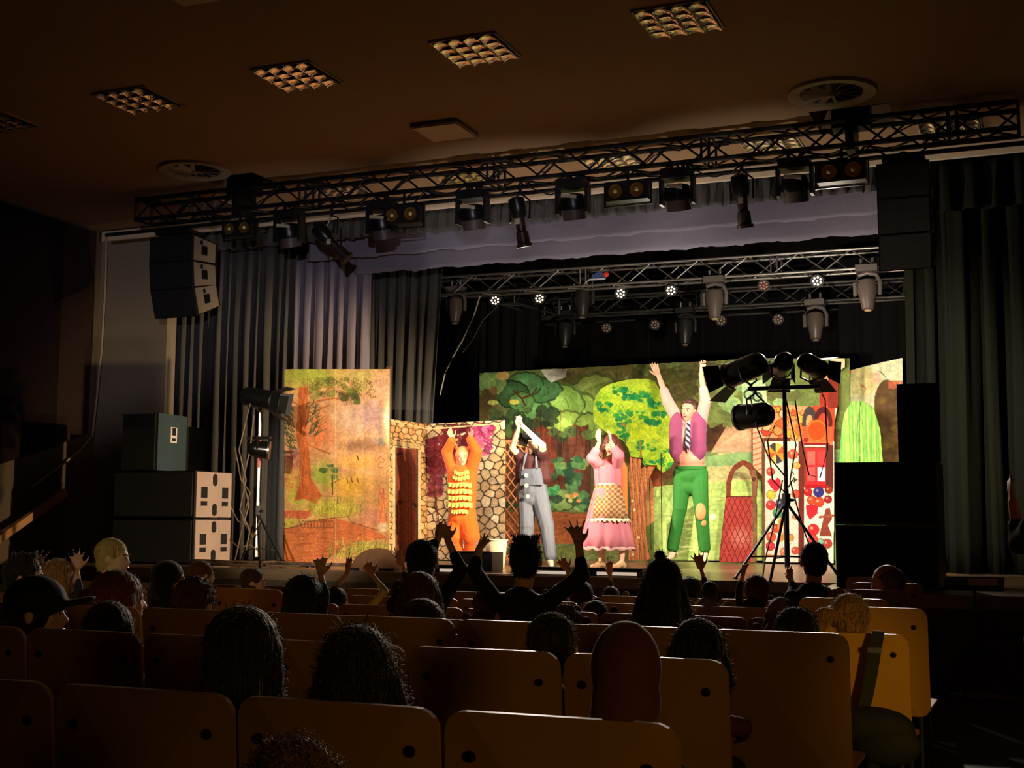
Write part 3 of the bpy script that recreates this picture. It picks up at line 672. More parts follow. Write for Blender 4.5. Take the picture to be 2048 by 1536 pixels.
for x in (-8.33, -7.0): mb.box((x, 13.05, 1.85), (.05, .03, 2.28))
MB().box((-8.33, 13.05, 1.85), (.05, .03, 2.28)).build('stile', mat('raw_batten', (90, 66, 42), .7), Pan); MB().box((-7.0, 13.05, 1.85), (.05, .03, 2.28)).build('stile', mat('raw_batten'), Pan)
# -- stone wall flat with two folded leaves
p = Paint((805, 455, 1600, 1400), (540, 700), 3.414, 1.0, (214, 170, 110), 4)
full = np.ones(p.X.shape, bool)
LIM = [(224, 180, 118), (206, 160, 100), (232, 192, 136), (196, 150, 96), (218, 176, 128)]
left = p.X < 1075
p.stones(left, 46, LIM, (66, 42, 22), 6, 1.0)
p.stones(~left, 66, [(226, 196, 150), (206, 176, 130), (196, 160, 116), (232, 206, 166), (188, 160, 124)], (58, 44, 28), 9, 1.05)
p.rect(838, 625, 1028, 1400, (206, 190, 152)); p.rect(856, 640, 1006, 1400, (132, 66, 46))
for x in (870, 890, 905, 925, 945, 962, 985): p.line([(x, 640), (x, 1400)], 3.5, (92, 42, 32), .7); p.line([(x+7, 640), (x+7, 1400)], 3, (168, 92, 64), .5)
p.line([(856, 640), (856, 1400)], 5, (54, 36, 26)); p.line([(1006, 640), (1006, 1400)], 5, (54, 36, 26))
for y in (690, 1020, 1350): p.clumps(3, (862, y-14, 888, y+14), 14, [(52, 34, 26)], .9)
p.clumps(3, (980, 965, 1000, 1040), 12, [(48, 34, 30)], .9)
p.poly([(832, 592), (1030, 600), (1028, 640), (836, 628)], (196, 170, 120)); p.line([(832, 592), (1030, 600), (1028, 640), (836, 628), (832, 592)], 4, (80, 56, 34))
p.clumps(90, (1085, 560, 1200, 800), 30, [(96, 28, 30), (120, 36, 44), (78, 20, 26), (138, 52, 60)], .7); p.clumps(70, (1085, 800, 1180, 960), 22, [(120, 46, 60), (146, 66, 76), (90, 30, 36)], .6)
p.clumps(80, (1190, 480, 1400, 700), 34, [(88, 20, 26), (108, 24, 34), (70, 16, 22)], .8)
p.clumps(110, (1385, 490, 1520, 690), 24, [(176, 62, 110), (148, 40, 84), (206, 110, 148), (128, 34, 70), (190, 84, 120)], .8, None, .7); p.curls(50, (1390, 480, 1510, 700), 12, (214, 140, 170), 3, .6)
p.curls(60, (1085, 560, 1190, 900), 12, (150, 70, 80), 3, .5)
p.line([(1120, 900), (1140, 1030), (1160, 1170)], 10, (84, 50, 34)); p.line([(1150, 900), (1135, 1060), (1150, 1180)], 6, (110, 66, 44))
p.line([(805, 458), (1068, 492), (1600, 478)], 9, (226, 190, 140)); p.grain(.10, 3)
T0 = thing('stone_wall_flat', 'folding painted stone wall flat with a brown door behind the person in orange', 'scenery', P(855, 1110, 15.5))
def piece(p, x0, x1, Yl, Yr, name, par, ztop=2.52, zb=STG+.012):
    m = Paint.__new__(Paint); m.__dict__.update(p.__dict__)
    i0 = np.searchsorted(p.X[0], x0); i1 = np.searchsorted(p.X[0], x1)
    m.X = p.X[:, i0:i1+1]; m.Y = p.Y[:, i0:i1+1]; m.c = p.c[:, i0:i1+1]; m.H, m.W = m.X.shape; m.x0, m.x1 = m.X[0, 0], m.X[0, -1]
    cs = m.corners(Yl, Yr); 
    for k in (0, 1): cs[k].z = ztop
    for k in (2, 3): cs[k].z = zb
    return m.build(name, cs, None, par, 0, .02)
piece(p, 806, 1070, 14.55, 15.5, 'wall_leaf', T0); piece(p, 1072, 1598, 15.5, 15.2, 'wall_leaf', T0)
# -- wooden trellis behind the man in dungarees
Y = 16.1; a = P(1008, 1112, Y); b = P(1046, 880, Y); a.z = STG
T = thing('garden_trellis', 'narrow orange-brown lattice trellis between the stone wall and the man in dungarees', 'trellis', a)
tm = mat('trellis_wood', (204, 128, 74), .6); x0, x1, z0, z1 = a.x, b.x+.06, STG, b.z
for x in (x0, x1): MB().box((x, Y, (z0+z1)/2), (.03, .03, z1-z0)).build('stile', tm, T, False)
for z in (z0+.015, z1-.015): MB().box(((x0+x1)/2, Y, z), (x1-x0, .03, .03)).build('rail', tm, T, False)
W_ = x1-x0
for k in range(-2, 12):
    for sgn in (-1, 1):
        za = z0+k*.155; p0 = Vector((x0 if sgn > 0 else x1, Y+.008*sgn, za)); p1 = Vector((x1 if sgn > 0 else x0, Y+.008*sgn, za+W_*1.25))
        d = p1-p0; t0 = max(0, (z0-p0.z)/d.z); t1 = min(1, (z1-p0.z)/d.z)
        if t1 > t0+.05: MB().tube(p0+d*t0, p0+d*t1, .011, n=6).build('slat', tm, T)
# -- the big green forest cloth
p = Paint((958, 716, 1700, 1124), (0, 0), 1, 1.1, (92, 84, 48), 5)
p.rect(958, 700, 1700, 860, (110, 124, 66)); 
p.clumps(60, (1140, 735, 1480, 840), 34, [(92, 84, 44), (74, 72, 36), (106, 96, 50), (84, 80, 46)], .7)
p.strokes(80, (1140, 735, 1480, 850), 60, (.5, .8), 5, [(112, 98, 54), (66, 62, 34)], .4)
p.rect(958, 845, 1200, 960, (58, 44, 30)); p.rect(958, 955, 1200, 1060, (58, 70, 44))
def puff(x, y, rx, ry, c, n=7):
    dk = tuple(k*.62 for k in c); lt = tuple(min(255, k*1.22+8) for k in c)
    for k in range(n):
        a = math.pi*(1.05+.9*k/(n-1)) if n > 1 else 0; p.ell(x+rx*.8*math.cos(a), y+ry*.75*math.sin(a), rx*.40, ry*.42, dk)
    p.ell(x, y+2, rx*1.02, ry*1.02, dk, 1, 0, .12)
    for k in range(n):
        a = math.pi*(1.05+.9*k/(n-1)) if n > 1 else 0; p.ell(x+rx*.76*math.cos(a), y+2+ry*.70*math.sin(a), rx*.36, ry*.38, c)
    p.ell(x, y, rx*.96, ry*.95, c, 1, 0, .12); p.ell(x-rx*.12, y-ry*.30, rx*.75, ry*.55, lt, .75, .8)
    p.line([(x+rx*.45*math.cos(t), y+ry*.5*math.sin(t)) for t in np.linspace(-.9, 1.6, 7)], 1.7, dk, .7)
for a in [(1210, 815, 56, 62, (104, 118, 56)), (1100, 850, 64, 34, (104, 150, 70)), (1175, 838, 44, 48, (130, 162, 72)), (1130, 815, 50, 44, (124, 160, 72)), (1075, 828, 42, 30, (96, 142, 74)), (1150, 855, 38, 30, (140, 168, 74)), (1195, 855, 26, 26, (120, 146, 62)),
          (1095, 782, 40, 24, (74, 116, 66)), (1060, 770, 36, 24, (84, 130, 78)), (1030, 790, 34, 26, (62, 96, 56)), (985, 768, 30, 26, (126, 160, 92)), (1052, 806, 26, 20, (92, 134, 70))]: puff(*a)
p.ell(1010, 752, 16, 9, (222, 180, 104)); p.ell(975, 812, 26, 34, (84, 66, 38), .9, 0, .4); p.ell(995, 835, 20, 24, (110, 104, 56), .8, 0, .4)
p.poly([(1094, 740), (1150, 738), (1146, 756), (1128, 762), (1118, 766), (1108, 758)], (206, 208, 190))
p.line([(1035, 783), (1052, 798), (1075, 790), (1085, 778)], 4, (84, 52, 30)); p.line([(1052, 798), (1060, 812)], 4, (84, 52, 30)); p.line([(1020, 800), (1040, 812)], 3, (84, 52, 30)); p.ell(1036, 805, 11, 5, (224, 212, 90)); p.ell(988, 806, 12, 5, (196, 196, 92)); p.ell(990, 782, 9, 8, (130, 106, 60))
p.clumps(26, (965, 820, 1130, 860), 15, [(62, 84, 48), (48, 64, 40), (76, 96, 54)], .9); p.clumps(20, (985, 845, 1110, 880), 12, [(40, 46, 30), (52, 60, 36)], .9)
for poly, c in [([(1010, 880), (1030, 862), (1060, 868), (1090, 856), (1150, 866), (1195, 850), (1200, 1000), (1100, 1000), (1080, 985), (1015, 1005)], (84, 52, 36)), ([(1072, 872), (1100, 852), (1122, 880), (1126, 935), (1112, 985), (1092, 1000), (1080, 930)], (112, 52, 34)), ([(1148, 862), (1166, 850), (1192, 860), (1184, 960), (1158, 965), (1154, 900)], (108, 62, 44)),
                ([(1028, 880), (1044, 868), (1056, 900), (1050, 1000), (1030, 1000)], (60, 36, 26)), ([(1130, 872), (1142, 866), (1146, 930), (1134, 945)], (60, 38, 28))]: p.poly(poly, c)
p.clumps(14, (1010, 862, 1200, 876), 12, [(62, 84, 48), (84, 112, 56), (48, 60, 38)], .9, None, .6)
p.strokes(60, (1020, 870, 1190, 980), 40, (1.57, .12), 2.4, [(126, 70, 46), (60, 32, 22), (140, 84, 56)], .5); p.ring(1103, 935, 10, 3, (156, 74, 44), .8, 20)
p.clumps(60, (1100, 920, 1190, 1030), 12, [(74, 118, 74), (52, 92, 60), (96, 138, 76), (44, 72, 50), (128, 150, 84)], .85); p.clumps(18, (1108, 975, 1130, 990), 7, [(80, 150, 90), (60, 120, 70)], .9); p.clumps(8, (1150, 990, 1180, 1005), 6, [(210, 190, 110), (196, 120, 70)], .9)
p.rect(958, 1025, 1260, 1090, (150, 84, 48)); p.strokes(80, (960, 1025, 1260, 1090), 40, (.1, .2), 3, [(176, 104, 60), (120, 62, 38), (166, 92, 56)], .5); p.line([(958, 1026), (1110, 1022), (1190, 1028)], 3, (96, 96, 50))
p.rect(958, 1088, 1260, 1124, (104, 110, 60)); p.strokes(40, (960, 1090, 1260, 1122), 30, (0, .2), 3, [(140, 140, 76), (80, 84, 48)], .5)
p.poly([(1280, 880), (1400, 880), (1400, 960), (1280, 960)], (96, 66, 40))
p.poly([(1290, 940), (1326, 945), (1338, 1010), (1334, 1042), (1300, 1062), (1290, 1062)], (214, 150, 98)); p.poly([(1290, 1062), (1318, 1052), (1340, 1040), (1420, 1040), (1420, 1124), (1290, 1124)], (112, 132, 66)); p.line([(1320, 945), (1324, 1100)], 1.6, (84, 54, 30))
p.poly([(1320, 950), (1345, 940), (1350, 990), (1338, 1005)], (150, 78, 48))
p.poly([(1330, 975), (1700, 940), (1700, 1124), (1330, 1124)], (166, 190, 104)); p.poly([(1400, 940), (1470, 900), (1560, 905), (1560, 960), (1400, 968)], (222, 178, 120)); p.poly([(1405, 926), (1430, 915), (1500, 906), (1700, 900), (1700, 925), (1420, 935)], (128, 158, 94))
p.poly([(1355, 1050), (1410, 1010), (1395, 1124), (1355, 1124)], (84, 96, 48), .7)
p.poly([(1395, 850), (1475, 848), (1500, 880), (1440, 902), (1405, 905)], (70, 44, 30)); p.clumps(16, (1400, 846, 1470, 900), 10, [(84, 52, 34), (56, 36, 26)], .8); p.line([(1412, 846), (1430, 838), (1450, 846), (1475, 840)], 3, (206, 170, 116)); p.line([(1425, 848), (1445, 838), (1480, 846)], 2, (190, 120, 70))
p.poly([(1475, 850), (1530, 846), (1530, 905), (1440, 908)], (186, 140, 104)); p.poly([(1440, 905), (1500, 860), (1530, 870), (1530, 910)], (200, 160, 126), .7)
p.clumps(40, (1425, 770, 1500, 835), 26, [(112, 124, 66), (96, 104, 54), (134, 146, 80)], .8); p.clumps(20, (1480, 750, 1600, 830), 20, [(150, 186, 120), (120, 150, 90), (92, 92, 52)], .8)
p.poly([(1500, 765), (1545, 760), (1550, 815), (1505, 818)], (176, 206, 150)); p.ring(1515, 790, 9, 2, (60, 80, 50)); p.ring(1530, 795, 8, 2, (60, 80, 50)); p.ell(1445, 1035, 7, 6, (228, 222, 190)); p.rect(1430, 905, 1700, 960, (120, 150, 100), .5)
p.strokes(120, (1330, 980, 1600, 1120), 60, (.05, .1), 3, [(190, 208, 120), (140, 168, 90), (206, 214, 140)], .35)
p.grain(.10, 4).grain(.08, 18)
p.c = np.clip(p.c*1.16, 0, 1)
o = p.build('forest_cloth', p.corners(17.0), (p.Y > 745-(p.X-960)*.05)&(p.Y<1122), None, .02, .004); tag(o, 'wide painted cloth of a green cartoon forest hanging across the back of the stage', 'backdrop')
# -- round-crowned tree cut-out
p = Paint((205, 165, 745, 1385), (1120, 700), 3.2, .95, (170, 196, 50), 6)
crown = [(225, 300), (262, 245), (330, 212), (420, 190), (500, 180), (570, 184), (610, 200), (640, 250), (700, 270), (738, 340), (745, 430), (742, 700), (710, 760), (660, 795), (600, 745), (545, 755), (520, 712), (455, 700), (440, 640), (400, 580), (330, 560), (215, 470), (208, 380)]
crown = [(x, y) for x, y in crown]
p.clumps(140, (220, 200, 745, 780), 44, [(174, 206, 44), (156, 192, 40), (192, 218, 62), (140, 178, 44)], .75, None, .8); p.clumps(60, (220, 200, 745, 780), 30, [(206, 226, 66), (196, 214, 60)], .55, None, .9)
for bx in [(340, 240, 440, 290), (430, 270, 600, 330), (230, 340, 330, 400), (350, 400, 560, 460), (400, 290, 470, 320), (560, 330, 640, 370), (600, 400, 720, 430), (380, 470, 430, 640), (480, 590, 620, 640), (560, 450, 640, 480), (520, 690, 740, 770), (640, 640, 740, 760)]:
    p.clumps(16, bx, 20, [(34, 134, 66), (26, 116, 62), (56, 150, 60)], .8, None, .9)
p.clumps(36, (460, 480, 620, 570), 20, [(206, 222, 40), (188, 212, 36)], .8, None, .9); p.clumps(24, (560, 560, 720, 700), 20, [(170, 206, 50), (196, 216, 60)], .7, None, .9)
p.strokes(220, (220, 190, 745, 760), 14, (.5, 1.5), 4, [(214, 232, 90), (110, 164, 50), (60, 130, 56)], .6)
p.clumps(6, (400, 440, 430, 520), 12, [(150, 120, 60)], .6)
trunk = [(450, 690), (530, 700), (520, 780), (620, 700), (625, 740), (570, 860), (552, 960), (555, 1200), (575, 1330), (590, 1365), (560, 1385), (440, 1385), (438, 1360), (455, 1200), (452, 960), (440, 840)]
bark = p.inside(trunk) & ((p.Y > 745) | ~p.inside(crown) | (p.Y > 690) & (p.X < 530))
p.mixm(bark.astype(float), (204, 124, 74))
for k in range(26):
    x = 450+k*5; p.mixm(bark & (abs(p.X-x-9*np.sin(p.Y/60+k)) < 1.8), [(150, 82, 46), (226, 156, 104), (126, 66, 36)][k % 3], .8)
for q in ((468, 990), (505, 1230), (470, 1340), (480, 1050)): p.ell(*q, 9, 9, (240, 206, 160))
p.line([(418, 560), (425, 700), (440, 800)], 6, (90, 70, 40)); p.line([(518, 590), (520, 700)], 12, (170, 120, 60))
p.grain(.08, 3)
Tt = thing('tree_flat', 'cut-out painted tree with a bright yellow-green round crown and orange trunk', 'scenery', P(1280, 1120, 16.4))
p.build('crown', p.corners(16.35), p.inside(crown) & ~(bark), Tt, 0, .02); 
cs = p.corners(16.38); k = (STG+.01-cs[2].z)
for q in (2, 3): cs[q].z = STG+.01
p.build('trunk', cs, bark, Tt, 0, .02)
# -- arched garden gate
p = Paint((105, 725, 400, 1395), (1400, 680), 3.073, .95, (150, 60, 48), 7)
outer = [(113, 1390), (135, 1180), (158, 960), (160, 880), (178, 815), (210, 765), (262, 733), (310, 752), (345, 800), (356, 870), (350, 980), (352, 1180), (350, 1390)]
hole = [(188, 965), (192, 880), (212, 815), (262, 772), (300, 800), (316, 860), (318, 965)]
p.rect(105, 725, 400, 1395, (126, 62, 40)); 
door = [(160, 975), (325, 975), (322, 1390), (118, 1390)]
p.poly(door, (176, 66, 58)); p.ell(250, 1230, 90, 90, (214, 140, 120), .7, .8)
for k in range(-6, 10):
    x = 100+k*34; p.mixm(p.inside(door) & (abs((p.X-x)-(p.Y-975)*.42) < 2.4), (104, 30, 30), .9); p.mixm(p.inside(door) & (abs((p.X-x-60)+(p.Y-975)*.42) < 2.4), (104, 30, 30), .9)
p.line([(160, 972), (330, 972)], 5, (84, 34, 26)); p.line([(160, 975), (118, 1390)], 4, (84, 34, 26)); p.strokes(60, (160, 735, 350, 970), 24, (.9, .7), 5, [(104, 48, 32), (150, 84, 52), (90, 40, 30)], .7)
p.rect(318, 800, 400, 1395, (134, 96, 66), .8); p.strokes(30, (320, 1000, 352, 1380), 60, (1.57, .1), 4, [(164, 126, 92), (96, 66, 44)], .6)
p.ring(332, 860, 8, 4, (60, 34, 24)); p.grain(.08, 3)
cs = p.corners(16.25)
dz = 0
for q in (2, 3): cs[q].z = STG+.01
tag(p.build('gate_flat', cs, p.inside(outer) & ~p.inside(hole), None, 0, .03), 'cut-out painted garden gate, red lattice door under a brown arch', 'scenery')
# -- sweets-covered cottage
p = Paint((318, 100, 900, 1400), (1400, 680), 3.073, .95, (228, 216, 196), 8)
shape = [(322, 560), (325, 520), (400, 500), (410, 420), (520, 405), (660, 415), (735, 410), (735, 290), (795, 190), (800, 108), (893, 110), (893, 170), (850, 200), (852, 400), (830, 520), (826, 1395), (385, 1395), (382, 860), (322, 800)]
p.rect(318, 480, 400, 860, (232, 178, 140))
for y in range(500, 860, 34): p.line([(320, y+26), (395, y)], 9, (206, 104, 66), .85)
p.rect(380, 620, 402, 1400, (112, 74, 48)); p.strokes(30, (382, 640, 400, 1390), 50, (1.57, .05), 3, [(150, 104, 70), (84, 52, 36)], .7)
p.rect(402, 400, 830, 640, (228, 146, 96)); p.clumps(30, (410, 430, 640, 620), 28, [(226, 96, 50), (236, 150, 80), (214, 70, 46), (240, 190, 130), (236, 176, 60)], .9, (120, 50, 30), .1, 1)
p.rect(610, 640, 645, 1400, (110, 44, 34)); p.rect(690, 400, 830, 640, (206, 66, 36))
p.rect(735, 170, 860, 430, (190, 70, 44)); p.rect(790, 150, 850, 430, (110, 38, 28), .8); p.poly([(735, 290), (790, 200), (790, 280), (760, 330)], (236, 156, 116)); p.rect(735, 280, 790, 410, (150, 44, 34), .8); p.rect(795, 100, 900, 185, (226, 206, 166)); p.strokes(10, (800, 110, 890, 180), 30, (1, .8), 3, [(160, 160, 100), (240, 230, 200)], .7)
# arches and sunflower
p.ring(678, 520, 34, 12, (64, 58, 54), 1, 76); p.ring(760, 520, 44, 12, (78, 30, 30), 1, 80); p.rect(630, 545, 820, 660, (214, 90, 52), .85)
p.ell(722, 570, 62, 68, (226, 120, 46)); p.ell(722, 572, 52, 58, (196, 70, 26)); 
for k in range(26): p.line([(722+54*math.cos(k*.2417), 572+60*math.sin(k*.2417)), (722+66*math.cos(k*.2417), 572+72*math.sin(k*.2417))], 6, (150, 80, 20))
p.ell(610, 565, 24, 46, (230, 110, 40)); p.strokes(14, (596, 530, 630, 610), 16, (0, .2), 3, [(110, 50, 20)], .8)
p.rect(640, 648, 800, 662, (130, 26, 26)); p.rect(402, 620, 560, 640, (110, 50, 34)); p.ell(655, 630, 16, 16, (150, 40, 40)); 
# window
p.rect(645, 670, 795, 925, (130, 60, 40)); p.rect(655, 682, 785, 910, (212, 44, 46))
for x0, y0, c in ((665, 700, (180, 96, 84)), (727, 700, (206, 60, 60)), (665, 800, (226, 90, 90)), (727, 800, (214, 214, 226))): p.rect(x0, y0, x0+46, y0+86, c)
p.rect(775, 660, 822, 930, (90, 40, 30)); p.rect(648, 912, 800, 930, (176, 30, 34))
# fan of colours and sweets on the walls
for k in range(8):
    a0 = k*math.pi/4; c = [(232, 146, 46), (66, 62, 60), (236, 186, 80), (222, 90, 50)][k % 4]
    p.poly([(470, 715)]+[(470+58*math.cos(a0+t), 715+66*math.sin(a0+t)) for t in np.linspace(0, .78, 6)], c)
SW = [(436, 830, 24, (226, 74, 52)), (440, 975, 26, (230, 190, 56)), (438, 1040, 28, (214, 56, 50)), (480, 1090, 28, (66, 156, 96)), (470, 1185, 24, (206, 60, 46)), (440, 1237, 28, (220, 80, 46)), (435, 1295, 26, (220, 50, 60)), (592, 968, 24, (206, 74, 40)), (500, 1030, 30, (44, 56, 84)),
      (575, 720, 30, (222, 90, 50)), (600, 790, 20, (240, 170, 80)), (733, 955, 30, (52, 48, 130)), (690, 1005, 26, (222, 80, 44)), (735, 1018, 30, (228, 70, 40)), (795, 940, 22, (150, 50, 30)), (790, 1000, 22, (150, 34, 40)), (700, 1190, 34, (214, 40, 44)), (700, 1250, 28, (220, 60, 50)), (785, 1275, 28, (164, 60, 52)), (745, 1262, 18, (120, 160, 140)), (668, 955, 24, (200, 30, 36)), (520, 1330, 24, (206, 120, 84)), (560, 1240, 20, (230, 150, 60)), (590, 1110, 16, (190, 120, 60)), (590, 1320, 22, (206, 70, 50))]
for x, y, r, c in SW: p.ell(x, y, r+3, r+3, (90, 40, 30)); p.ell(x, y, r, r, c); p.ell(x-r*.3, y-r*.3, r*.3, r*.3, (246, 220, 190), .5)
p.poly([(415, 890), (440, 870), (465, 885), (480, 865), (500, 885), (500, 930), (470, 960), (440, 930)], (214, 46, 60)); p.poly([(655, 1040), (690, 1030), (730, 1045), (725, 1090), (680, 1130), (660, 1090)], (214, 36, 50)); p.ring(505, 1190, 18, 7, (196, 140, 70), 1, 56)
p.poly([(735, 1230), (775, 1060), (800, 1050), (815, 1120), (790, 1160), (815, 1230)], (130, 60, 44)); p.line([(740, 1110), (820, 1100)], 16, (150, 76, 54)); p.poly([(575, 860), (605, 880), (575, 905), (580, 890)], (70, 52, 40)); p.line([(565, 820), (580, 845)], 8, (80, 40, 30))
p.line([(410, 1350), (600, 1360)], 8, (206, 140, 60)); p.strokes(30, (520, 900, 600, 1350), 40, (1.4, .3), 3, [(120, 100, 80), (240, 230, 210)], .5); p.grain(.08, 3)
cs = p.corners(16.6)
for q in (2, 3): cs[q].z = STG+.01
tag(p.build('cottage_flat', cs, p.inside(shape), None, 0, .03), 'painted cut-out cottage covered in red, orange and blue sweets at the right of the stage', 'scenery')
# -- pale canvas at the far right and the green haystack shape
p = Paint((840, 100, 1245, 760), (1400, 680), 3.073, 1.5, (214, 214, 176), 9)
p.poly([(840, 190), (950, 180), (905, 260), (885, 340), (870, 420), (840, 430)], (212, 84, 54)); p.strokes(40, (1080, 120, 1235, 260), 70, (1.5, .2), 6, [(190, 206, 166), (226, 226, 196)], .5)
p.ell(1000, 260, 100, 105, (208, 200, 140), 1, .15, .3); p.curls(50, (920, 180, 1090, 340), 16, (176, 150, 90), 3, .5); p.line([(990, 270), (1030, 300), (1020, 320)], 8, (206, 110, 80), .8); p.line([(1110, 190), (1140, 220), (1160, 250)], 4, (90, 90, 70)); p.ell(1090, 230, 40, 50, (226, 170, 146), .6, .6)
p.ell(1155, 420, 82, 175, (96, 72, 46)); p.rect(1073, 420, 1245, 760, (92, 70, 38)); p.rect(1165, 250, 1245, 300, (186, 96, 66), .8); p.clumps(24, (1090, 260, 1240, 740), 34, [(112, 84, 50), (74, 58, 34), (120, 100, 44), (86, 60, 44)], .6)
p.rect(840, 340, 1080, 760, (206, 206, 160), .6); p.grain(.10, 4)
q = lambda x, y: (1400+x/3.073, 680+y/3.073)
cs = [P(*q(840, 100), 17.3), P(*q(1245, 100), 16.3), P(*q(840, 760), 17.3), P(*q(1245, 760), 16.3)]
tag(p.build('painted_panel', cs, (p.Y > 200-(p.X-850)*.243), None, .01, .006), 'pale leaning canvas with a cream tree and brown arch at the far right', 'scenery')
p = Paint((815, 350, 1140, 760), (1400, 680), 3.073, 1.3, (140, 186, 84), 10)
for k in range(60):
    x = 820+k*5.4; p.mixm(abs(p.X-x-6*np.sin(p.Y/90+k)) < 2.2, [(96, 170, 66), (190, 206, 104), (60, 140, 56), (214, 214, 130), (120, 180, 80)][int(p.rr.integers(5))], .6)
p.rect(815, 350, 880, 760, (80, 176, 70), .5); p.c *= .86; p.line([(985, 350), (975, 480), (985, 560), (990, 760)], 6, (50, 110, 50)); p.line([(990, 360), (975, 400), (965, 420)], 4, (40, 90, 40))
dome = [(818, 758), (816, 640), (822, 560), (850, 500), (862, 430), (885, 385), (930, 358), (1000, 354), (1070, 372), (1110, 430), (1124, 520), (1134, 600), (1136, 758)]
p.grain(.08, 3)
cs = p.corners(15.2)
for j in (2, 3): cs[j].z = STG+.01
p2 = p.build('bush_flat', cs, p.inside(dome), None, 0, .02); tag(p2, 'cut-out painted green haystack shape with vertical stripes above the right loudspeaker stack', 'scenery')
#@@PART3
# ------------------------------------------------------------------ loudspeakers
def handle_slot(mb, c, w_, h, ax):
    pts = []
    for k in range(16):
        a = 2*math.pi*k/16; y = math.cos(a)*w_/2; z = math.sin(a)*w_/2+(h/2-w_/2)*(1 if math.sin(a) > 0 else -1)
        pts.append(Vector(c)+ax*y+Vector((0, 0, z)))
    n = ax.cross(Vector((0, 0, 1))); return mb.prism(pts, n*.012)
grille = mat('speaker_grille', (14, 13, 13), .8, bump=.5, bscale=300)
cab = mat('speaker_cabinet', (26, 26, 27), .38, spec=.5, bump=.15, bscale=90)
cabg = mat('pale_side', (168, 148, 140), .6, noise=.15, nscale=9)  # pale tone of the right side panels
# left stack: two subs (front facing the hall, pale right side with handle slots)
def sub(x0, x1, Y0, Y1, z0, z1, label, group=None):
    t = thing('subwoofer', label, 'loudspeaker', (x0, Y0, z0), group)
    MB().box(((x0+x1)/2, (Y0+Y1)/2, (z0+z1)/2), (x1-x0-.012, Y1-Y0, z1-z0-.012)).build('cabinet', cab, t, False)
    MB().box(((x0+x1)/2, Y0-.012, (z0+z1)/2), (x1-x0-.05, .02, z1-z0-.05)).build('front_grille', grille, t, False)
    MB().box((x1, (Y0+Y1)/2+.01, (z0+z1)/2), (.012, Y1-Y0-.03, z1-z0-.03)).build('side_panel', cabg, t, False)
    Yc = (Y0+Y1)/2+.01; zc = (z0+z1)/2; A = Vector((0, 1, 0)); W = Y1-Y0
    for dy, dz, w_, h in ((0, .27, .09, .22), (0, -.27, .09, .22), (-.28, .04, .16, .20), (.28, .04, .16, .20), (-.28, -.16, .16, .085), (.28, -.16, .16, .085)):
        s = (z1-z0)/.86
        handle_slot(MB(), (x1+.004, Yc+dy*W, zc+dz*s), w_*W, h*s, A) if False else MB().box((x1+.006, Yc+dy*W, zc+dz*s), (.010, w_*W, h*s)).build('handle_slot', grille, t, False) if w_ > .1 else handle_slot(MB(), (x1+.001, Yc+dy*W, zc+dz*s), w_*W*1.3, h*s, A).build('handle_slot', grille, t, False)
    return t
Ya = 12.45; xr = P(385, 1130, Ya).x; xl = P(222, 1130, Ya).x
zt = P(385, 940, Ya).z; zm = P(385, 1037, Ya).z
Yb = Ya+.74
sub(xl, xr, Ya, Yb, STG+.005, zm, 'black subwoofer with pale slotted side at the left, bottom of its stack')
sub(xl, xr, Ya, Yb, zm, zt, 'black subwoofer with pale slotted side at the left, upper of two')
def tapered(x0, x1, Y0, Y1, z0, z1, inset, name='cabinet'):
    return [Vector((x0, Y0, z0)), Vector((x1, Y0, z0)), Vector((x1-inset, Y1, z0)), Vector((x0+inset, Y1, z0))]
t = thing('loudspeaker', 'glossy loudspeaker with a white connector plate on top of the left subwoofers', 'loudspeaker', (xl+.3, Ya, zt))
x0 = P(242, 900, Ya).x; x1 = P(306, 900, Ya).x; z1 = P(300, 826, Ya).z
MB().prism(tapered(x0, x1+.05, Ya+.02, Ya+.62, zt+.004, z1, .04), (0, 0, z1-zt-.004)).build('cabinet', mat('gloss_cabinet', (60, 76, 82), .22, spec=.7), t, False)
MB().box(((x0+x1)/2+.02, Ya+.005, (zt+z1)/2), (x1-x0+.0, .02, z1-zt-.03)).build('front_grille', grille, t, False)
xs = x1+.05-.02
pl = MB().box((xs+.008, Ya+.33, zt+(z1-zt)*.64), (.012, .13, .19), Matrix.Rotation(math.radians(4), 3, 'Z')).build('connector_plate', mat('white_plate', (214, 210, 204), .5), t, False)
MB().box((xs+.016, Ya+.33, zt+(z1-zt)*.70), (.008, .07, .09), Matrix.Rotation(math.radians(4), 3, 'Z')).build('socket', grille, pl, False); MB().box((xs+.016, Ya+.33, zt+(z1-zt)*.56), (.008, .07, .035), Matrix.Rotation(math.radians(4), 3, 'Z')).build('socket', grille, pl, False)
t = thing('loudspeaker', 'dark loudspeaker box half hidden behind the left stack', 'loudspeaker', (xl, Ya+.7, STG))
z9 = P(225, 858, Ya+.9).z; MB().box((xl+.12, Yb+.25, (STG+z9)/2), (.6, .4, z9-STG-.004)).build('cabinet', cab, t, False); MB().box((xl+.12, Yb+.045, (STG+z9)/2), (.54, .01, z9-STG-.1)).build('front_grille', grille, t, False)
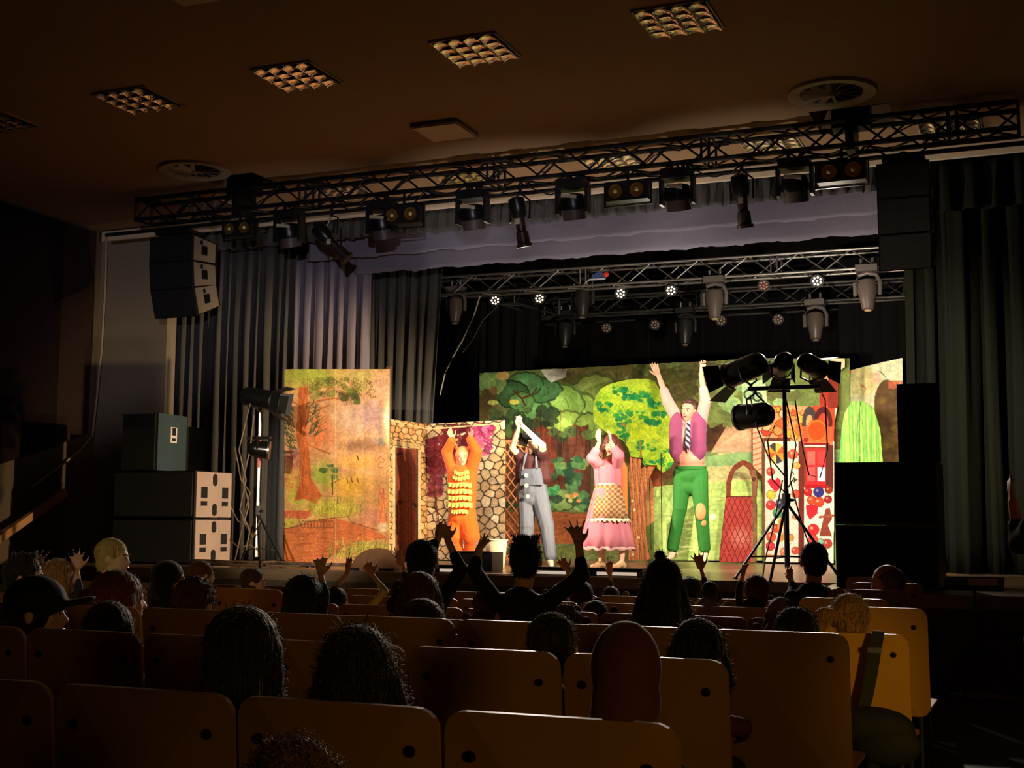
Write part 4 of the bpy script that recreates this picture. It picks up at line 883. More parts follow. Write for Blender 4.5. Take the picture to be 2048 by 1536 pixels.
# flown line arrays: three curved boxes each
def array(cx, Y, w_, z1, hs, angs, dep, label, side):
    T = thing('line_array', label, 'loudspeaker', (cx, Y, z1)); z = z1; y = Y
    a = 0
    MB().box((cx, Y+dep*.4, z1+.05), (w_*.8, dep*.7, .05)).build('flying_frame', BLACK(), T, False)
    mb = MB(); mb.tube((cx-w_*.25, Y+.1, z1+.07), (cx, Y+.1, 4.72), .014); mb.tube((cx+w_*.25, Y+.1, z1+.07), (cx, Y+.1, 4.72), .014); mb.build('hanger', BLACK(), T)
    pos = Vector((cx, Y, z1))
    for i, (h, an) in enumerate(zip(hs, angs)):
        r = Matrix.Rotation(math.radians(an), 3, 'X'); f = r@Vector((0, 0, -h)); bk = r@Vector((0, dep, 0))
        X = Vector((w_/2, 0, 0)); taper = f*.16
        prof = [pos, pos+bk+taper*.5, pos+f+bk-taper, pos+f]
        MB().prism([q-X for q in prof], X*2).build('cabinet', cab, T, False)
        nf = r@Vector((0, -1, 0))
        MB().prism([q+nf*.006-X*.96 for q in (pos+f*.03, pos+f*.97, pos+f*.97-nf*.03, pos+f*.03-nf*.03)], X*1.92).build('front_grille', grille, T, False)
        q0 = [pos+bk*.10+f*.05, pos+bk*.93+f*.12, pos+bk*.93+f*.84, pos+bk*.10+f*.95]
        sp = MB().prism([q+X*1.0 for q in q0], (.006, 0, 0)).build('side_panel', mat('array_side', (146, 132, 112), .6), T, False)
        c = pos+bk*.48+f*.5+X
        MB().box(c+Vector((.012, 0, 0)), (.018, .10, .11), r).build('rigging_plate', BLACKM(), sp, False)
        MB().box(c+Vector((.012, -.06, .09)), (.014, .03, .05), r).build('rigging_plate', BLACKM(), sp, False)
        pos = pos+f
    return T
c0 = P(300, 475, 12.7); c1 = P(383, 475, 12.7)
array((c0.x+c1.x)/2, 12.7, c1.x-c0.x, c0.z, (.33, .33, .36), (0, 7, 18), .52, 'flown curved cluster of three grey-sided loudspeakers at the left truss end', 1)
c0 = P(1752, 322, 12.3); c1 = P(1858, 322, 12.3); dz = c0.z-P(1760, 535, 12.3).z
array((c0.x+c1.x)/2, 12.3, c1.x-c0.x, 4.6, (dz/3,)*3, (0, 3, 6), .40, 'flown cluster of black loudspeakers at the right, hanging in front of the dark curtain', -1)
# right stack
Yr = 10.75
x0 = P(1668, 925, Yr).x; x1 = P(1872, 925, Yr).x; zt = P(1668, 925, Yr).z; zm = (zt+STG)/2
for i, (a, b) in enumerate(((STG+.005, zm), (zm, zt))):
    t = thing('subwoofer', ['large black subwoofer on the right stage apron, bottom of its stack', 'large black subwoofer at the right, upper one, hiding the foot of the scenery'][i], 'loudspeaker', (x0, Yr, a))
    MB().box(((x0+x1)/2, Yr+.35, (a+b)/2), (x1-x0, .7, b-a-.001)).build('cabinet', cab, t, False); MB().box(((x0+x1)/2, Yr-.012, (a+b)/2), (x1-x0-.05, .02, b-a-.05)).build('front_grille', grille, t, False)
t = thing('loudspeaker', 'black full-range loudspeaker box on top of the right subwoofers', 'loudspeaker', (x1, Yr, zt))
xa = P(1795, 850, Yr+.1).x; xb = P(1880, 850, Yr+.1).x; z2 = P(1800, 768, Yr+.1).z
MB().prism(tapered(xa, xb, Yr+.1, Yr+.62, zt+.004, z2, .05), (0, 0, z2-zt-.004)).build('cabinet', cab, t, False); MB().box(((xa+xb)/2, Yr+.09, (zt+z2)/2), (xb-xa-.03, .02, z2-zt-.04)).build('front_grille', grille, t, False)

# ------------------------------------------------------------------ lamp stands
can_m = mat('par_black', (26, 25, 24), .25, .3, spec=.6)
def par(T, c, d, r=.11, L=.36, doors=True, hang=None, par_name='par_can'):
    """stage lamp on a stand: separate thing clamped to it"""
    d = Vector(d).normalized(); c = Vector(c)
    t = T
    MB().lathe(c-d*L/2, d, [(0, .02), (.01, r*.62), (.04, r*.9), (.10, r), (L, r*1.02), (L, r*.92), (L-.05, r*.9)], 20).build('can', can_m, t)
    MB().lathe(c+d*(L/2-.06), d, [(0, r*.88), (.006, r*.2)], 20).build('lens', mat('lamp_lens', (240, 214, 170), .2, emit=(255, 226, 176), estr=1.5), t)
    mb = MB(); x, y = mb.frame(d)
    up = (Vector(hang)-c) if hang is not None else Vector((0, 0, -.2)); 
    mb.path([c+x*r*1.05, c+x*r*1.15+up*.6, c+up*.9, c-x*r*1.15+up*.6, c-x*r*1.05], .010); mb.tube(c+up*.85, c+up, .016); mb.build('yoke', BLACKM(), t)
    if doors:
        e = c+d*L/2
        for k, (a, ln) in enumerate(((x, .15), (-x, .15), (y, .19), (-y, .19))):
            b = y if k < 2 else x; o = e+a*r*.98; f = (d*.92+a*.40).normalized()
            MB().prism([o-b*r*.9, o+b*r*.9, o+b*r*1.15+f*ln, o-b*r*1.15+f*ln], a*.004).build('barn_door', BLACK(), t, False)
    if True: MB().lathe(c+d*(L/2-.012), d, [(0, r*1.03), (.0, r*1.1), (.02, r*1.1), (.02, r*1.03)], 20).build('filter_frame', mat('worn_steel', (150, 140, 128), .3, .9), t)
def tripod(t, base, top, zhub, legs, pole_m, r=.017):
    base = Vector(base); top = Vector(top)
    MB().tube(base+Vector((0, 0, .12)), (base.x, base.y, zhub+.1), r*1.25).build('pole', pole_m, t); MB().tube((base.x, base.y, zhub+.05), top, r).build('pole', pole_m, t)
    MB().tube((base.x, base.y, zhub-.04), (base.x, base.y, zhub+.06), r*2.1).build('collar', BLACK(), t); MB().ell((base.x+.05, base.y, zhub), (.03, .014, .014)).build('knob', BLACK(), t)
    for a, R in legs:
        f = base+Vector((math.cos(a)*R, math.sin(a)*R, .014)); h = Vector((base.x, base.y, zhub-.02))
        lg = MB().tube(h, f, .014).build('leg', BLACKM(), t); m_ = h.lerp(f, .72)
        MB().tube((base.x, base.y, base.z+.22), m_, .008).build('brace', BLACKM(), lg)
        MB().tube(f, f-Vector((0, 0, .014)), .022).build('rubber_foot', BLACK(), lg)
bs = S1.copy()
t = thing('lamp_stand', 'thin steel tripod lamp stand at the left edge of the stage beside the subwoofers', 'lamp stand', bs)
tripod(t, bs, bs+Vector((0, 0, 1.71)), STG+.62, [(-.9, .52), (2.6, .42), (1.1, .36)], mat('steel_pole', (200, 190, 176), .3, 1))
MB().box(bs+Vector((0, -.01, 1.43)), (.30, .04, .03)).build('cross_bar', BLACK(), t); MB().tube(bs+Vector((0, 0, 1.1)), bs+Vector((0, 0, 1.45)), .024).build('sleeve', mat('red_sleeve', (150, 60, 40), .4), t)
LA = bs+Vector((-.02, -.02, 1.87)); LB = bs+Vector((.02, -.05, 1.30))
t = thing('par_lamp', 'black lamp with barn doors on top of the left stand, aimed right across the stage', 'stage lamp', LA)
par(t, LA, DL1, hang=bs+Vector((0, 0, 1.70)), L=.40)
t = thing('par_lamp', 'lower dark lamp on the left stand below the one with barn doors', 'stage lamp', LB)
par(t, LB, (1, .5, -.12), .095, .24, False, hang=bs+Vector((0, 0, 1.43)))
bs2 = Vector((P(1574, 1100, 11.85).x, 11.85, STG))
t = thing('lamp_stand', 'black tripod lamp stand with a T-bar at the right front of the stage', 'lamp stand', bs2)
tz = P(1574, 775, 11.85).z
tripod(t, bs2, (bs2.x, bs2.y, tz), P(1574, 1000, 11.85).z, [(2.9, .52), (-.25, .52), (-1.7, .48)], BLACKM(), .019)
xa = P(1496, 775, 11.85).x; xb = P(1640, 775, 11.85).x
MB().box(((xa+xb)/2, 11.85, tz), (xb-xa, .035, .035)).build('cross_bar', BLACK(), t, False)
PR = []
for u, v, d, lab, L, drs in ((1492, 738, (-1, .35, -.30), 'large black lamp with barn doors at the left end of the T-bar', .42, True), (1566, 728, (-.35, 1, -.22), 'black lamp on the T-bar between two others', .30, True),
                        (1622, 730, (.30, 1, -.2), 'black lamp at the right end of the T-bar', .32, True), (1511, 831, (-1, .45, -.05), 'rounded black lamp hanging below the left end of the T-bar', .36, False)):
    c = P(u, v, 11.85); t = thing('par_lamp', lab, 'stage lamp', c); hx = min(max(c.x, xa+.03), xb-.03)
    par(t, c, d, .115 if u < 1530 else .092, L, drs, hang=(hx, 11.85, tz+(.02 if v < 775 else -.02))); PR.append(c)
# looped cables
def loopc(pts, Y, label, r=.007, m=None): return cable([P(u, v, Y+random.uniform(-.04, .04)) for u, v in pts], r, m or cabm, label)
loopc([(1500, 790), (1512, 850), (1535, 910), (1560, 940), (1572, 955)], 11.78, 'thin cable looping from the lamp below the T-bar to the stand pole')
loopc([(1590, 800), (1606, 900), (1618, 950), (1640, 955), (1655, 900), (1650, 800), (1640, 780)], 11.78, 'thin cable hanging in a loop right of the stand pole')
loopc([(1570, 790), (1592, 890), (1580, 960), (1604, 1050), (1640, 1150)], 11.80, 'thin cable running down beside the right stand pole')
loopc([(1550, 850), (1535, 880), (1545, 960), (1570, 985), (1585, 960)], 11.78, 'thin short cable coil at the middle of the right stand')
loopc([(1565, 960), (1545, 1060), (1530, 1120), (1525, 1158)], 11.70, 'thin cable falling from the right stand to the stage floor')
brc = mat('brown_cable', (120, 96, 70), .5)
for i, (pts, lab) in enumerate([([(505, 790), (490, 850), (478, 900), (492, 960), (480, 1020), (500, 1060), (492, 1100)], 'tangled brown cable left of the left stand pole, outer loop'),
            ([(508, 830), (500, 900), (486, 960), (498, 1010), (484, 1060), (470, 1120)], 'tangled brown cable hugging the left stand pole'), ([(470, 895), (482, 960), (500, 985), (486, 1040), (506, 1075), (520, 1040)], 'tangled brown cable crossing the left stand pole'),
            ([(460, 1080), (478, 1095), (500, 1090), (515, 1100)], 'short cable between the pale subwoofer side and the left stand'), ([(462, 1015), (476, 1042), (494, 1052), (492, 1058)], 'short brown cable hooked at the left stand')]): loopc(pts, 12.0, lab, .008, brc)
for i in range(6):
    rr = random.Random(i); pts = []
    for k in range(9): pts.append(Vector((bs.x-.75+k*.19+rr.uniform(-.05, .05), 12.2-.18*(i % 3)+rr.uniform(-.08, .08), STG+.012+.012*i+rr.uniform(0, .012))))
    cable(pts, .010, brc, 'brown cable lying around the foot of the left stand, %s' % ['nearest the edge', 'second from the edge', 'looping under the pole', 'crossing two others', 'beside the subwoofer', 'topmost'][i])

# ------------------------------------------------------------------ small things on the stage
c = PZ(760, 1132, STG)
c = Vector((P(757, 1125, 11.95).x, 11.95, STG))
t = thing('prompt_hood', 'rounded brown rock-like hood at the stage edge below the painted panel', 'stage prop', c)
MB().ell(c+Vector((0, 0, .03)), (.30, .22, .21), n=20, m=12).blob('hood', mat('hood_brown', (168, 120, 84), .8, noise=.3, nscale=14), t, .012, 4); MB().box(c+Vector((0, -.02, .02)), (.5, .36, .036)).build('base_board', BLACK(), t, False)
c = Vector((P(992, 1140, 13.2).x, 13.2, STG))
t = thing('bucket', 'white bucket on the stage floor left of the man in dungarees', 'bucket', c)
MB().lathe(c+Vector((0, 0, .002)), (0, 0, 1), [(0, .09), (.30, .125), (.31, .135), (.32, .135), (.32, .118), (.02, .085)], 24).build('shell', mat('white_plastic', (226, 214, 186), .4), t)
c = Vector((P(957, 1140, 12.6).x, 12.6, STG)); t = thing('stage_box', 'dark stage box with a silver top edge in front of the person in orange', 'box', c)
MB().box(c+Vector((0, 0, .10)), (.44, .3, .195)).build('case', BLACK(), t, False); MB().box(c+Vector((0, -.14, .205)), (.40, .03, .012)).build('edge_strip', ALU(), t, False)
def light_bar(u, Y, w_, label):
    c = Vector((P(u, 1150, Y).x, Y, STG)); t = thing('floor_light_bar', label, 'stage light', c)
    MB().box(c+Vector((0, 0, .045)), (w_, .12, .085)).build('housing', BLACK(), t, False)
    MB().box(c+Vector((.05*w_, -.064, .035)), (w_*.72, .01, .03)).build('diffuser', mat('bar_white', (240, 226, 206), .4, emit=(255, 232, 204), estr=.55), t, False)
    for k in (-1, 1): MB().box(c+Vector((k*w_*.46, -.063, .035)), (.015, .008, .03)).build('end_clip', ALU(), t, False)
light_bar(1100, 11.78, .46, 'low floor light bar at the stage edge under the foot of the man in dungarees'); light_bar(1232, 11.78, .55, 'low floor light bar at the stage edge in front of the woman in pink'); light_bar(905, 11.78, .36, 'dim low floor light bar at the stage edge in front of the person in orange')
tag(MB().box((-6.2, 11.62, STG+.008), (5.2, .03, .012)).build('edge_strip', mat('edge_metal', (200, 176, 150), .4, .8)), 'thin pale metal strip along the left part of the stage edge', 'trim strip')
c = Vector((P(1352, 1110, 15.6).x, 15.6, STG))
tag(MB().tube(P(1322, 905, 16.1), Vector((P(1324, 1100, 16.1).x, 16.1, STG+.01)), .006).build('wire', cabm), 'thin dark wire hanging down beside the tree trunk', 'wire')
# ------------------------------------------------------------------ left wall: stair rail and cable
a = P(0, 1078, 11.0); a = PX(-60, 1118, XL+.35); b = PX(130, 985, XL+.35)
t = thing('handrail', 'light wooden handrail rising along the left wall towards the stage', 'handrail', a)
MB().box((a+b)/2, ((b-a).length, .07, .09), (b-a).to_track_quat('X', 'Z').to_matrix()).build('rail', mat('rail_wood', (172, 122, 78), .45), t, False)
for s in (.15, .85):
    q = a.lerp(b, s); MB().tube(q, (XL, q.y, q.z-.08), .012).build('bracket', BLACKM(), t)
pts = [Vector((P(206, 460, 13.85).x+.06, 13.85, 5.1))]+[P(u, v, 13.85)+Vector((.06, 0, 0)) for u, v in ((204, 560), (196, 700), (186, 800), (178, 870))]+[Vector((XL+.07, y, z)) for y, z in ((13.7, 2.15), (13.2, 1.85), (12.8, 1.62))]
cable(pts, .015, mat('wall_cable', (150, 128, 98), .5), 'pale cable running down the edge of the white wall at the left')
# ------------------------------------------------------------------ music stand and cables at the right
c = Vector((P(1955, 1380, 9.75).x, 9.75, 0)); t = thing('music_stand', 'small black tripod music stand in front of the stage at the right', 'music stand', c)
MB().tube(c+Vector((0, 0, .2)), c+Vector((0, 0, .78)), .011).build('pole', BLACKM(), t)
for a in (0.2, 2.5, 4.4): MB().tube(c+Vector((0, 0, .42)), c+Vector((math.cos(a)*.26, math.sin(a)*.26, .008)), .009).build('leg', BLACKM(), t)
MB().box(c+Vector((0, 0, .80)), (.40, .26, .012), Matrix.Rotation(.3, 3, 'X')).build('desk', BLACK(), t, False)
tag(MB().box(c+Vector((.06, -.02, .813)), (.19, .12, .006), Matrix.Rotation(.3, 3, 'X')@Matrix.Rotation(.1, 3, 'Z')).build('paper', mat('paper', (226, 190, 160), .7)), 'folded pale paper lying on the small music stand', 'paper')
for k in range(3): cable([Vector((-.75+.12*i+.03*math.sin(i*2+k), 9.95-.09*k+.04*math.sin(i*1.3+k*2), .010)) for i in range(14)], .009, mat('pale_floor_cable', (160, 136, 104), .4), 'pale cable on the hall floor at the right, %s' % ['against the stage front', 'in the middle of three', 'nearest the seats'][k])
#@@PART4
# ------------------------------------------------------------------ people
skin_a = mat('skin_fair', (232, 178, 148), .5, noise=.06, spec=.35)
skin_b = mat('skin_rosy', (224, 150, 124), .5, noise=.06, spec=.35)
skin_c = mat('skin_pale', (240, 208, 180), .5, noise=.05, spec=.35)
V = Vector
def basis(fwd, tilt=0):
    f = V(fwd).normalized(); r = f.cross(V((0, 0, 1))).normalized(); u = r.cross(f)
    m = Matrix((r, f, u)).transposed()
    return m@Matrix.Rotation(tilt, 3, 'Y')
def head_prims(mb, c, B, s=1.0, neck=None, ears=True):
    """c: head centre, B columns = right, forward, up"""
    q = lambda x, y, z: V(c)+B@V((x, y, z))*s
    mb.ell(q(0, -.012, .028), (.076*s, .094*s, .088*s), B); mb.ell(q(0, .018, -.035), (.060*s, .068*s, .078*s), B)
    mb.ell(q(0, .045, -.088), (.030*s, .030*s, .026*s), B); mb.ell(q(0, .066, .018), (.050*s, .020*s, .018*s), B)
    mb.cone(q(0, .080, .008), q(0, .100, -.022), .008*s, .0135*s)
    for k in (-1, 1):
        mb.ell(q(k*.035, .058, -.020), (.020*s, .018*s, .018*s), B)
        if ears: mb.ell(q(k*.080, -.006, -.006), (.010*s, .019*s, .031*s), B)
    mb.ell(q(0, .078, -.055), (.024*s, .012*s, .013*s), B)
    if neck is not None: mb.cone(q(0, -.018, -.060), neck, .050*s, .058*s)
def face_parts(t, c, B, s=1.0, smile=0.6, brow=(70, 46, 30)):
    q = lambda x, y, z: V(c)+B@V((x, y, z))*s
    for k in (-1, 1):
        MB().ell(q(k*.030, .081, .004), (.0125*s, .006*s, .0065*s), B).build('eye', mat('eye_white', (228, 222, 214), .2), t)
        MB().ell(q(k*.030, .0855, .004), (.0055*s, .004*s, .0055*s), B).build('iris', mat('iris_dark', (44, 30, 22), .2), t)
        MB().path([q(k*.014, .090, .020), q(k*.030, .090, .026), q(k*.047, .080, .021)], .0035*s).build('eyebrow', mat('brow_%d' % brow[0], brow, .8), t)
    MB().ell(q(0, .088, -.054), (.024*s, .006*s, .0085*s*(.5+smile)), B).build('mouth', mat('mouth_red', (150, 46, 44), .4), t)
    if smile > .7: MB().ell(q(0, .0925, -.051), (.017*s, .003*s, .0035*s), B).build('teeth', mat('teeth', (236, 230, 214), .3), t)
def hand_prims(mb, wrist, d, pn, s=1.0, curl=.25, spread=.16, thumb=1):
    """wrist, pointing direction, palm normal, thumb on side (+1: d x pn)"""
    d = V(d).normalized(); pn = (V(pn)-d*V(pn).dot(d)).normalized(); x = d.cross(pn)*thumb; w = V(wrist)
    for i in range(4):
        a = (i-1.5)*.021*s; mb.cone(w+x*a*.55+d*.012*s, w+x*a+d*(.088-.004*abs(i-1.2))*s, .0125*s, .0108*s, 8)
    mb.ell(w+d*.048*s, (.036*s, .012*s, .046*s), Matrix((x, pn, d)).transposed())
    L = (.072, .080, .074, .058) if True else 0
    for i in range(4):
        k = 1.5-i; a = k*.021*s; base = w+x*a+d*(.088-.004*abs(k-.3))*s; ang = k*spread; p = base; bend = curl*(1+.15*i); th = 0
        for j, fr in enumerate((.44, .32, .26)):
            th += bend*(1, 1.2, .8)[j]; dd = (d*math.cos(ang)+x*math.sin(ang)); dd = (dd*math.cos(th)+pn*math.sin(th)).normalized()
            e = p+dd*L[i]*fr*s; mb.cone(p, e, (.0100-.0012*j)*s, (.0092-.0012*j)*s, 8); p = e
    p = w+x*.022*s+d*.018*s; dd = (d*.62+x*.74+pn*.25).normalized()
    for j, l in enumerate((.040, .032, .026)):
        e = p+dd*l*s; mb.cone(p, e, (.0145-.002*j)*s, (.0125-.002*j)*s, 8); p = e; dd = (dd+d*.28-x*.12+pn*curl*.3).normalized()
def limb(mb, pts, rs):
    for (a, b), (ra, rb) in zip(zip(pts, pts[1:]), zip(rs, rs[1:])): mb.cone(a, b, ra, rb)
def foot_prims(mb, ank, d, s=1.0, shoe=0):
    d = V(d).normalized(); g = shoe; a = V(ank)
    mb.cone(a+V((0, 0, -.03*s)), a-d*.035*s+V((0, 0, -.052*s)), (.040+g)*s, (.032+g)*s); mb.cone(a+V((0, 0, -.03*s)), a+d*.09*s+V((0, 0, -.062*s)), (.040+g)*s, (.030+g)*s); mb.cone(a+d*.08*s+V((0, 0, -.062*s)), a+d*.155*s+V((0, 0, -.068*s)), (.036+g)*s, (.022+g)*s)
VX = .0085
FW_ACT = V((.38, -1, 0)).normalized()      # the cast face the hall
def Q(crop, x, y, Y):
    ox, oy, k = crop; return P(ox+x/k, oy+y/k, Y)
C3 = (850, 780, 4.043); C4 = (1120, 700, 3.2)

# ---- person in orange
Y = 14.35; q = lambda x, y, dy=0: Q(C3, x, y, Y+dy)
base = q(300, 1440); base.z = STG
T = thing('person', 'person in an orange costume with cream-yellow ruffles down the front, both arms raised', 'person', base)
S = .93; hc = q(305, 545, -.05); B = basis(FW_ACT+V((0, 0, -.10)))
shL, shR, hpL, hpR = q(232, 655), q(372, 655), q(262, 1010), q(340, 1010)
elL, elR, wrL, wrR = q(178, 500, -.05), q(418, 500, -.05), q(222, 398, -.12), q(362, 388, -.12)
ftL, ftR = V((q(275, 1400).x, Y-.02, STG+.09)), V((q(352, 1400).x, Y+.02, STG+.09)); knL, knR = q(238, 1180, -.06), q(372, 1180, -.06)
mb = MB(); head_prims(mb, hc, B, S*.98, q(303, 640), False)
limb(mb, [shL, elL, wrL], [.045, .038, .026]); limb(mb, [shR, elR, wrR], [.045, .038, .026]); mb.cone(q(303, 680), q(300, 980), .10, .11); mb.cone(shL, shR, .05, .05)
limb(mb, [hpL, knL, ftL], [.07, .05, .035]); limb(mb, [hpR, knR, ftR], [.07, .05, .035]); foot_prims(mb, ftL, (-.1, -1, 0), S); foot_prims(mb, ftR, (.4, -1, 0), S)
hand_prims(mb, wrL, q(190, 320, -.14)-wrL, (.6, -.8, 0), .92, .3, .08, 1); hand_prims(mb, wrR, q(392, 315, -.14)-wrR, (-.6, -.8, 0), .92, .35, .08, -1)
mb.blob('body', skin_a, T, VX); face_parts(T, hc, B, S*.98, .3)
org = mat('orange_plush', (246, 104, 22), .8, noise=.08, nscale=14, sheen=.3, bump=.3, bscale=60)
mb = MB(); limb(mb, [shL, elL, wrL+(elL-wrL)*.12], [.088, .074, .058]); limb(mb, [shR, elR, wrR+(elR-wrR)*.12], [.088, .074, .058])
mb.cone(q(303, 690), q(300, 860), .155, .175); mb.cone(q(300, 860), q(300, 1010), .175, .18); mb.cone(shL, shR, .085, .085); mb.cone(shL, hpL, .09, .11); mb.cone(shR, hpR, .09, .11); mb.ell(q(300, 820), (.19, .13, .3))
limb(mb, [hpL, knL, ftL+V((0, 0, .06))], [.125, .115, .06]); limb(mb, [hpR, knR, ftR+V((0, 0, .06))], [.125, .115, .06]); mb.ell(q(300, 1070), (.15, .12, .10)); mb.cone(q(304, 628), q(303, 665), .075, .1)
mb.blob('costume', org, T, .010, 4)
mb = MB(); b2 = B; mb.ell(hc+b2@V((0, -.035, .03)), (.098, .100, .110), b2); mb.ell(hc+b2@V((0, -.05, -.06)), (.085, .07, .09), b2); mb.blob('hood', mat('hood_peach', (232, 150, 92), .8, sheen=.2), T, .010, 3)
for k in (-1, 1): MB().ell(hc+b2@V((k*.075, -.02, .115)), (.026, .014, .026), b2).build('ear', org, T)
ruf = mat('ruffle_cream', (255, 226, 120), .8, noise=.06)
for y, x0, x1, h in ((672, 222, 348, 34), (712, 208, 352, 36), (768, 172, 368, 40), (822, 162, 372, 40), (874, 168, 366, 40), (930, 164, 376, 44), (984, 196, 340, 34)):
    vs = []; n = 26
    for j in range(4):
        for i in range(n+1):
            s = i/n; x = x0+(x1-x0)*s; bulge = math.sqrt(max(0, 1-(2*s-1)**2)); zig = (8 if (y < 720) else 5)*math.cos(s*math.pi*(2 if y < 720 else 3))
            wv = math.sin(i*1.55)*.012*j/2
            pp = q(x, y-h/2+h*j/3*(.9+.1*math.sin(i*1.3))-zig*j/3*0-zig*(1 if y < 720 else .6), -.145-.05*bulge-.008*j); pp.y += wv+.03*(1-bulge); vs.append(pp)
    fs = [(j*(n+1)+i, j*(n+1)+i+1, (j+1)*(n+1)+i+1, (j+1)*(n+1)+i) for j in range(3) for i in range(n)]
    me = bpy.data.meshes.new('ruffle'); me.from_pydata(vs, [], fs); me.shade_smooth(); o = link('ruffle', me, ruf, T); so = o.modifiers.new('t', 'SOLIDIFY'); so.thickness = .014; so.offset = 1

# ---- man in dungarees
Y = 14.35; q = lambda x, y, dy=0: Q(C3, x, y, Y+dy)
base = q(900, 1440); base.z = STG
T = thing('person', 'person in pale blue dungarees, dark shirt and cap, hands clasped above the face', 'person', base)
hc = q(868, 428, -.02); B = basis(V((-.25, -1, -.12)), .1)
shL, shR, hpL, hpR = q(785, 560), q(955, 555), q(818, 850), q(920, 850)
elL, elR, wrL, wrR = q(706, 470, -.12), q(950, 448, -.20), q(757, 300, -.24), q(790, 292, -.25)
knL, knR = q(822, 1090, -.06), q(985, 1110, -.04); anL, anR = V((q(822, 1400).x, Y-.05, STG+.085)), V((q(1035, 1400).x, Y-.1, STG+.085))
mb = MB(); head_prims(mb, hc, B, 1.0, q(862, 540))
limb(mb, [shL, elL, wrL], [.052, .044, .028]); limb(mb, [shR, elR, wrR], [.052, .045, .028]); mb.cone(q(868, 600), q(866, 830), .11, .12); mb.cone(shL, shR, .06, .06)
limb(mb, [hpL, knL, anL], [.08, .055, .035]); limb(mb, [hpR, knR, anR], [.08, .055, .035]); foot_prims(mb, anL, (-.1, -1, 0)); foot_prims(mb, anR, (.5, -1, 0))
hand_prims(mb, wrL, q(748, 210, -.26)-wrL, (.9, -.3, .1), 1.0, .42, .05, -1); hand_prims(mb, wrR, q(765, 205, -.24)-wrR, (-.9, -.2, .1), 1.0, .45, .05, 1)
mb.blob('body', skin_c, T, VX); face_parts(T, hc, B, 1.0, .3)
shm = mat('maroon_shirt', (66, 26, 30), .8, noise=.1)
mb = MB(); mb.cone(q(866, 600), q(866, 830), .135, .14); mb.cone(shL, shR, .085, .085); mb.cone(shL, shL.lerp(elL, .28), .085, .075); mb.cone(shR, shR.lerp(elR, .50), .09, .072); mb.cone(shR, q(960, 700), .08, .10); mb.cone(shL, q(790, 700), .08, .10); mb.cone(q(862, 560), q(864, 590), .075, .1)
mb.blob('shirt', shm, T, .010, 3)
den = mat('pale_denim', (100, 110, 130), .75, noise=.22, nscale=16, bump=.5, bscale=24, stretch=(1, 1, .3))
mb = MB(); mb.ell(q(866, 800), (.185, .145, .20)); mb.ell(q(855, 700, -.03), (.15, .135, .13)); mb.cone(hpL, q(818, 830), .115, .13); mb.cone(hpR, q(915, 830), .115, .13); mb.ell(q(868, 890), (.165, .13, .09))
limb(mb, [hpL, knL, anL+V((0, 0, .05))], [.125, .10, .085]); limb(mb, [hpR, knR, anR+V((0, 0, .045))], [.125, .095, .078])
mb.blob('dungarees', den, T, .010, 3)
MB().prism([q(782, 645, -.165), q(925, 630, -.165), q(950, 768, -.155), q(770, 772, -.155)], (0, .05, 0)).build('bib', den, T, False)
for a, m_, b in (((790, 650, -.17), (805, 570, -.135), (822, 505, -.05)), ((905, 635, -.17), (900, 570, -.135), (898, 500, -.05))): MB().path([q(*a), q(*m_), q(*b)], .014).build('strap', den, T)
for x, y in ((820, 692), (822, 773), (834, 860)): MB().lathe(q(x, y, -.195), (0, -1, 0), [(0, .024), (.012, .024), (.014, .012)], 14).build('button', mat('button_cream', (240, 230, 200), .4), T)
cm = mat('cap_black', (20, 17, 18), .8)
mb = MB(); mb.ell(hc+B@V((0, -.03, .055)), (.094, .108, .080), B); mb.cone(hc+B@V((-.03, .04, .07)), q(778, 400, -.1), .05, .02); mb.blob('cap', cm, T, .009, 2)
MB().prism([q(752, 440, -.12), q(832, 462, -.12), q(840, 350, -.08), q(772, 345, -.08)], (0, .02, 0)).build('cap_brim', cm, T, False); MB().path([q(745, 448, -.13), q(800, 462, -.13)], .006).build('gold_trim', mat('gold_trim', (206, 140, 50), .4), T)
for a, dx in ((anL, -.1), (anR, .5)):
    mb = MB(); foot_prims(mb, a, (dx, -1, 0), 1.0, .008); mb.blob('shoe', mat('white_shoe', (232, 226, 214), .5), T, .009, 2)

# ---- woman in pink
Y = 14.15; q = lambda x, y, dy=0: Q(C4, x, y, Y+dy)
base = q(320, 1400); base.z = STG
T = thing('person', 'person in a long pink dress and checked apron, hands raised before the face', 'person', base)
hc = q(326, 610, .02); B = basis(V((-.1, -1, -.25)))
shL, shR = q(248, 735), q(366, 738); elL, elR = q(208, 690, -.16), q(372, 672, -.16); wrL, wrR = q(252, 588, -.24), q(326, 592, -.24)
anL, anR = V((q(268, 1385).x, Y-.02, STG+.082)), V((q(412, 1385).x, Y-.1, STG+.082)); knL, knR = q(272, 1200), q(400, 1200); hpL, hpR = q(285, 940), q(345, 940)
mb = MB(); head_prims(mb, hc, B, .95, q(318, 700)); limb(mb, [shL, elL, wrL], [.045, .038, .025]); limb(mb, [shR, elR, wrR], [.045, .038, .025]); mb.cone(q(310, 760), q(310, 900), .10, .10); mb.cone(shL, shR, .05, .05)
limb(mb, [hpL, knL, anL], [.075, .052, .034]); limb(mb, [hpR, knR, anR], [.075, .052, .034]); foot_prims(mb, anL, (-.5, -1, 0), .95); foot_prims(mb, anR, (-.5, -1, 0), .95)
hand_prims(mb, wrL, q(240, 505, -.26)-wrL, (.9, -.4, 0), .95, .22, .06, -1); hand_prims(mb, wrR, q(318, 492, -.26)-wrR, (-.9, -.4, 0), .95, .22, .06, 1)
mb.blob('body', skin_a, T, VX); face_parts(T, hc, B, .95, .4)
pk = mat('pink_cotton', (206, 118, 134), .8, noise=.08, sheen=.1)
